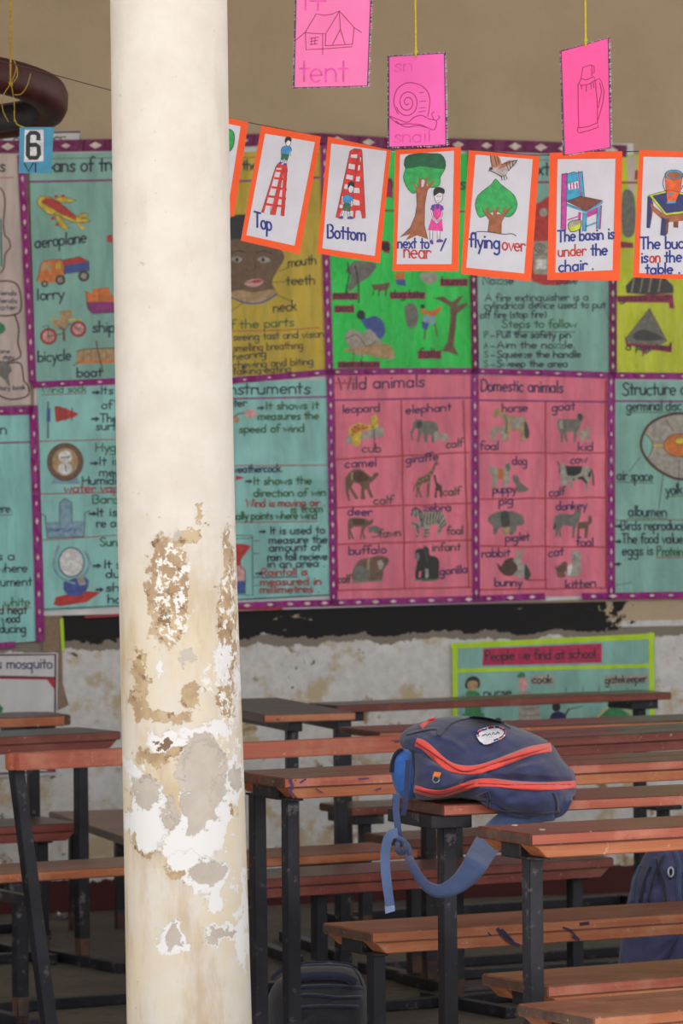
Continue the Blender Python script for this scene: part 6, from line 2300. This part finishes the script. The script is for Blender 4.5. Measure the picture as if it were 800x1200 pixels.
# ---- violet blue backpack behind the benches on the right
DV = 12.14
root = thing('backpack', 'faded violet blue backpack with a round ring, standing behind the bench on the right', 'backpack', at_height(795, 1245, 0))
bo = spline([(722, 1236), (720, 1180), (726, 1110), (736, 1050), (748, 1015), (764, 988), (790, 972), (825, 970), (852, 985), (866, 1030), (874, 1110), (878, 1180), (872, 1238), (800, 1246)], 3, True)
bm = pillow(bo, lambda x, y: DV, .12, .10, 10, .012, None, None, keep_floor)
tr = BVHTree.FromBMesh(bm)
build('bag_body', bm, C_PURP, root, world_coords=True)
Z = zc(690, 980, 7.27)
for q, w, m in ((((430, 250), (400, 330), (380, 420), (370, 560)), 5, C_STRAP), (((570, 180), (600, 300), (640, 420), (650, 560)), 3, C_NAVYD), (((730, 120), (770, 260), (760, 400), (770, 560)), 4, C_STRAP), (((520, 260), (470, 380), (430, 560)), 3, C_NAVYD),
                ((( 640, 160), (560, 330), (500, 560)), 3, C_NAVYD)):
    ribbon_on(tr, spline(Z(*q), 5), w, w, .006, DV, m, 'strap', root)
bm = bmesh.new()
rc = Z((695, 305))[0]
add_tube(bm, [on_surface(tr, rc[0] + 3 * math.cos(a), rc[1] + 5.5 * math.sin(a), .012, DV) for a in [2 * math.pi * k / 18 for k in range(18)]], .0028, 7, closed=True)
build('ring', bm, plain('pale grey ring', (170, 174, 176), .4, .1, 40, .5), root, world_coords=True)
D = Draw(lambda x, y, l: on_surface(tr, x, y, .004, DV))
D.poly(spline(Z((668, 330), (680, 280), (705, 270), (720, 300), (710, 350), (685, 372)), 3, True), C_BLACK)
D.done('ring_backing', root)

# crumpled paper on the floor at the left
bm = bmesh.new()
c0 = at_height(78, 1078, 0.0)
rnd = random.Random(5)
g = [[bm.verts.new((c0.x - .03 + .02 * i, c0.y + .02 * j, .004 + .022 * rnd.random())) for i in range(5)] for j in range(4)]
for j in range(3):
    for i in range(4):
        bm.faces.new((g[j][i], g[j][i + 1], g[j + 1][i + 1], g[j + 1][i]))
o = build('paper_scrap', bm, plain('grey white paper', (200, 200, 210), .8))
o.modifiers.new('thickness', 'SOLIDIFY').thickness = .001
centre_origin(o, (c0.x, c0.y, 0))
tag(o, 'crumpled scrap of white paper on the floor at the left by the wall', 'paper')

# ================================================================== small marks on the boards
def board_front(corner, z, t, eps=.0012):
    c = at_height(corner[0], corner[1], z)
    def f(x, y, l=0):
        a, b = unroll(x, y)
        k = a / F
        d = (c.y - t * c.x - eps) / (1 - t * k)
        return Vector((k * d, d, EYE - b * d / F))
    return f


def find(label_part):
    for o in bpy.data.objects:
        if label_part in str(o.get('label', '')):
            return o


bpy.context.view_layer.update()
INKM = ink('dark ink stain', (44, 26, 62))
INKV = ink('violet ink stain', (84, 52, 104))
par = find('dark ink marks on its front')
D = Draw(board_front((435.5, 1093), .42, .50))
for q, w in ((((583, 1089), (590, 1097), (598, 1104), (607, 1108)), 4.5), (((588, 1090), (600, 1103)), 4), (((660, 1087), (668, 1090), (676, 1099)), 2.4), (((672, 1098), (678, 1101)), 3.4), (((680, 1083), (689, 1082)), 4), (((572, 1093), (575, 1096)), 1.6)):
    D.stroke(list(q), w, INKM)
D.done('ink_mark', next(c for c in par.children if c.name.startswith(('seat_board', 'top_board'))))
par = find('ink stained corner')
D = Draw(board_front((332.5, 912), .75, .50))
for q, w in ((((340, 914), (342, 920), (341, 926)), 3.6), (((338, 927), (343, 932), (344, 935)), 2.4), (((352, 917), (358, 913)), 2.2), (((420, 913), (432, 912)), 1.6), (((440, 926), (446, 924)), 1.8), (((370, 924), (378, 929)), 1.4)):
    D.stroke(list(q), w, INKV)
D.done('ink_mark', next(c for c in par.children if c.name.startswith(('seat_board', 'top_board'))))
par = find('nearest wooden desk')
NAIL = plain('pale nail head', (206, 176, 160), .5)
for x, y in ((603, 967), (635, 972)):
    bm = bmesh.new()
    c = at_height(x, y, .7503)
    bmesh.ops.create_cone(bm, cap_ends=True, segments=12, radius1=.0075, radius2=.006, depth=.0016, matrix=Matrix.Translation(c))
    build('nail_head', bm, NAIL, next(c for c in par.children if c.name.startswith('top_board')), world_coords=True)

# pieces of parts
def base_name(o):
    return o.name.split('.')[0]


for r in [o for o in bpy.data.objects if base_name(o) == 'backpack']:
    kids = {}
    for c in r.children:
        kids.setdefault(base_name(c), []).append(c)
    for a, b in (('zip_teeth', None), ('pocket_binding', 'side_pocket'), ('strap_tip', 'loose_end'), ('metal_ring', 'orange_tag'), ('seam', 'bag_body'), ('top_piping', 'bag_body'), ('ring_backing', 'bag_body'), ('ring', 'bag_body')):
        for i, c in enumerate(kids.get(a, [])):
            tgt = kids[('upper_zip', 'lower_zip')[i]][0] if a == 'zip_teeth' else kids[b][0]
            c.parent = tgt
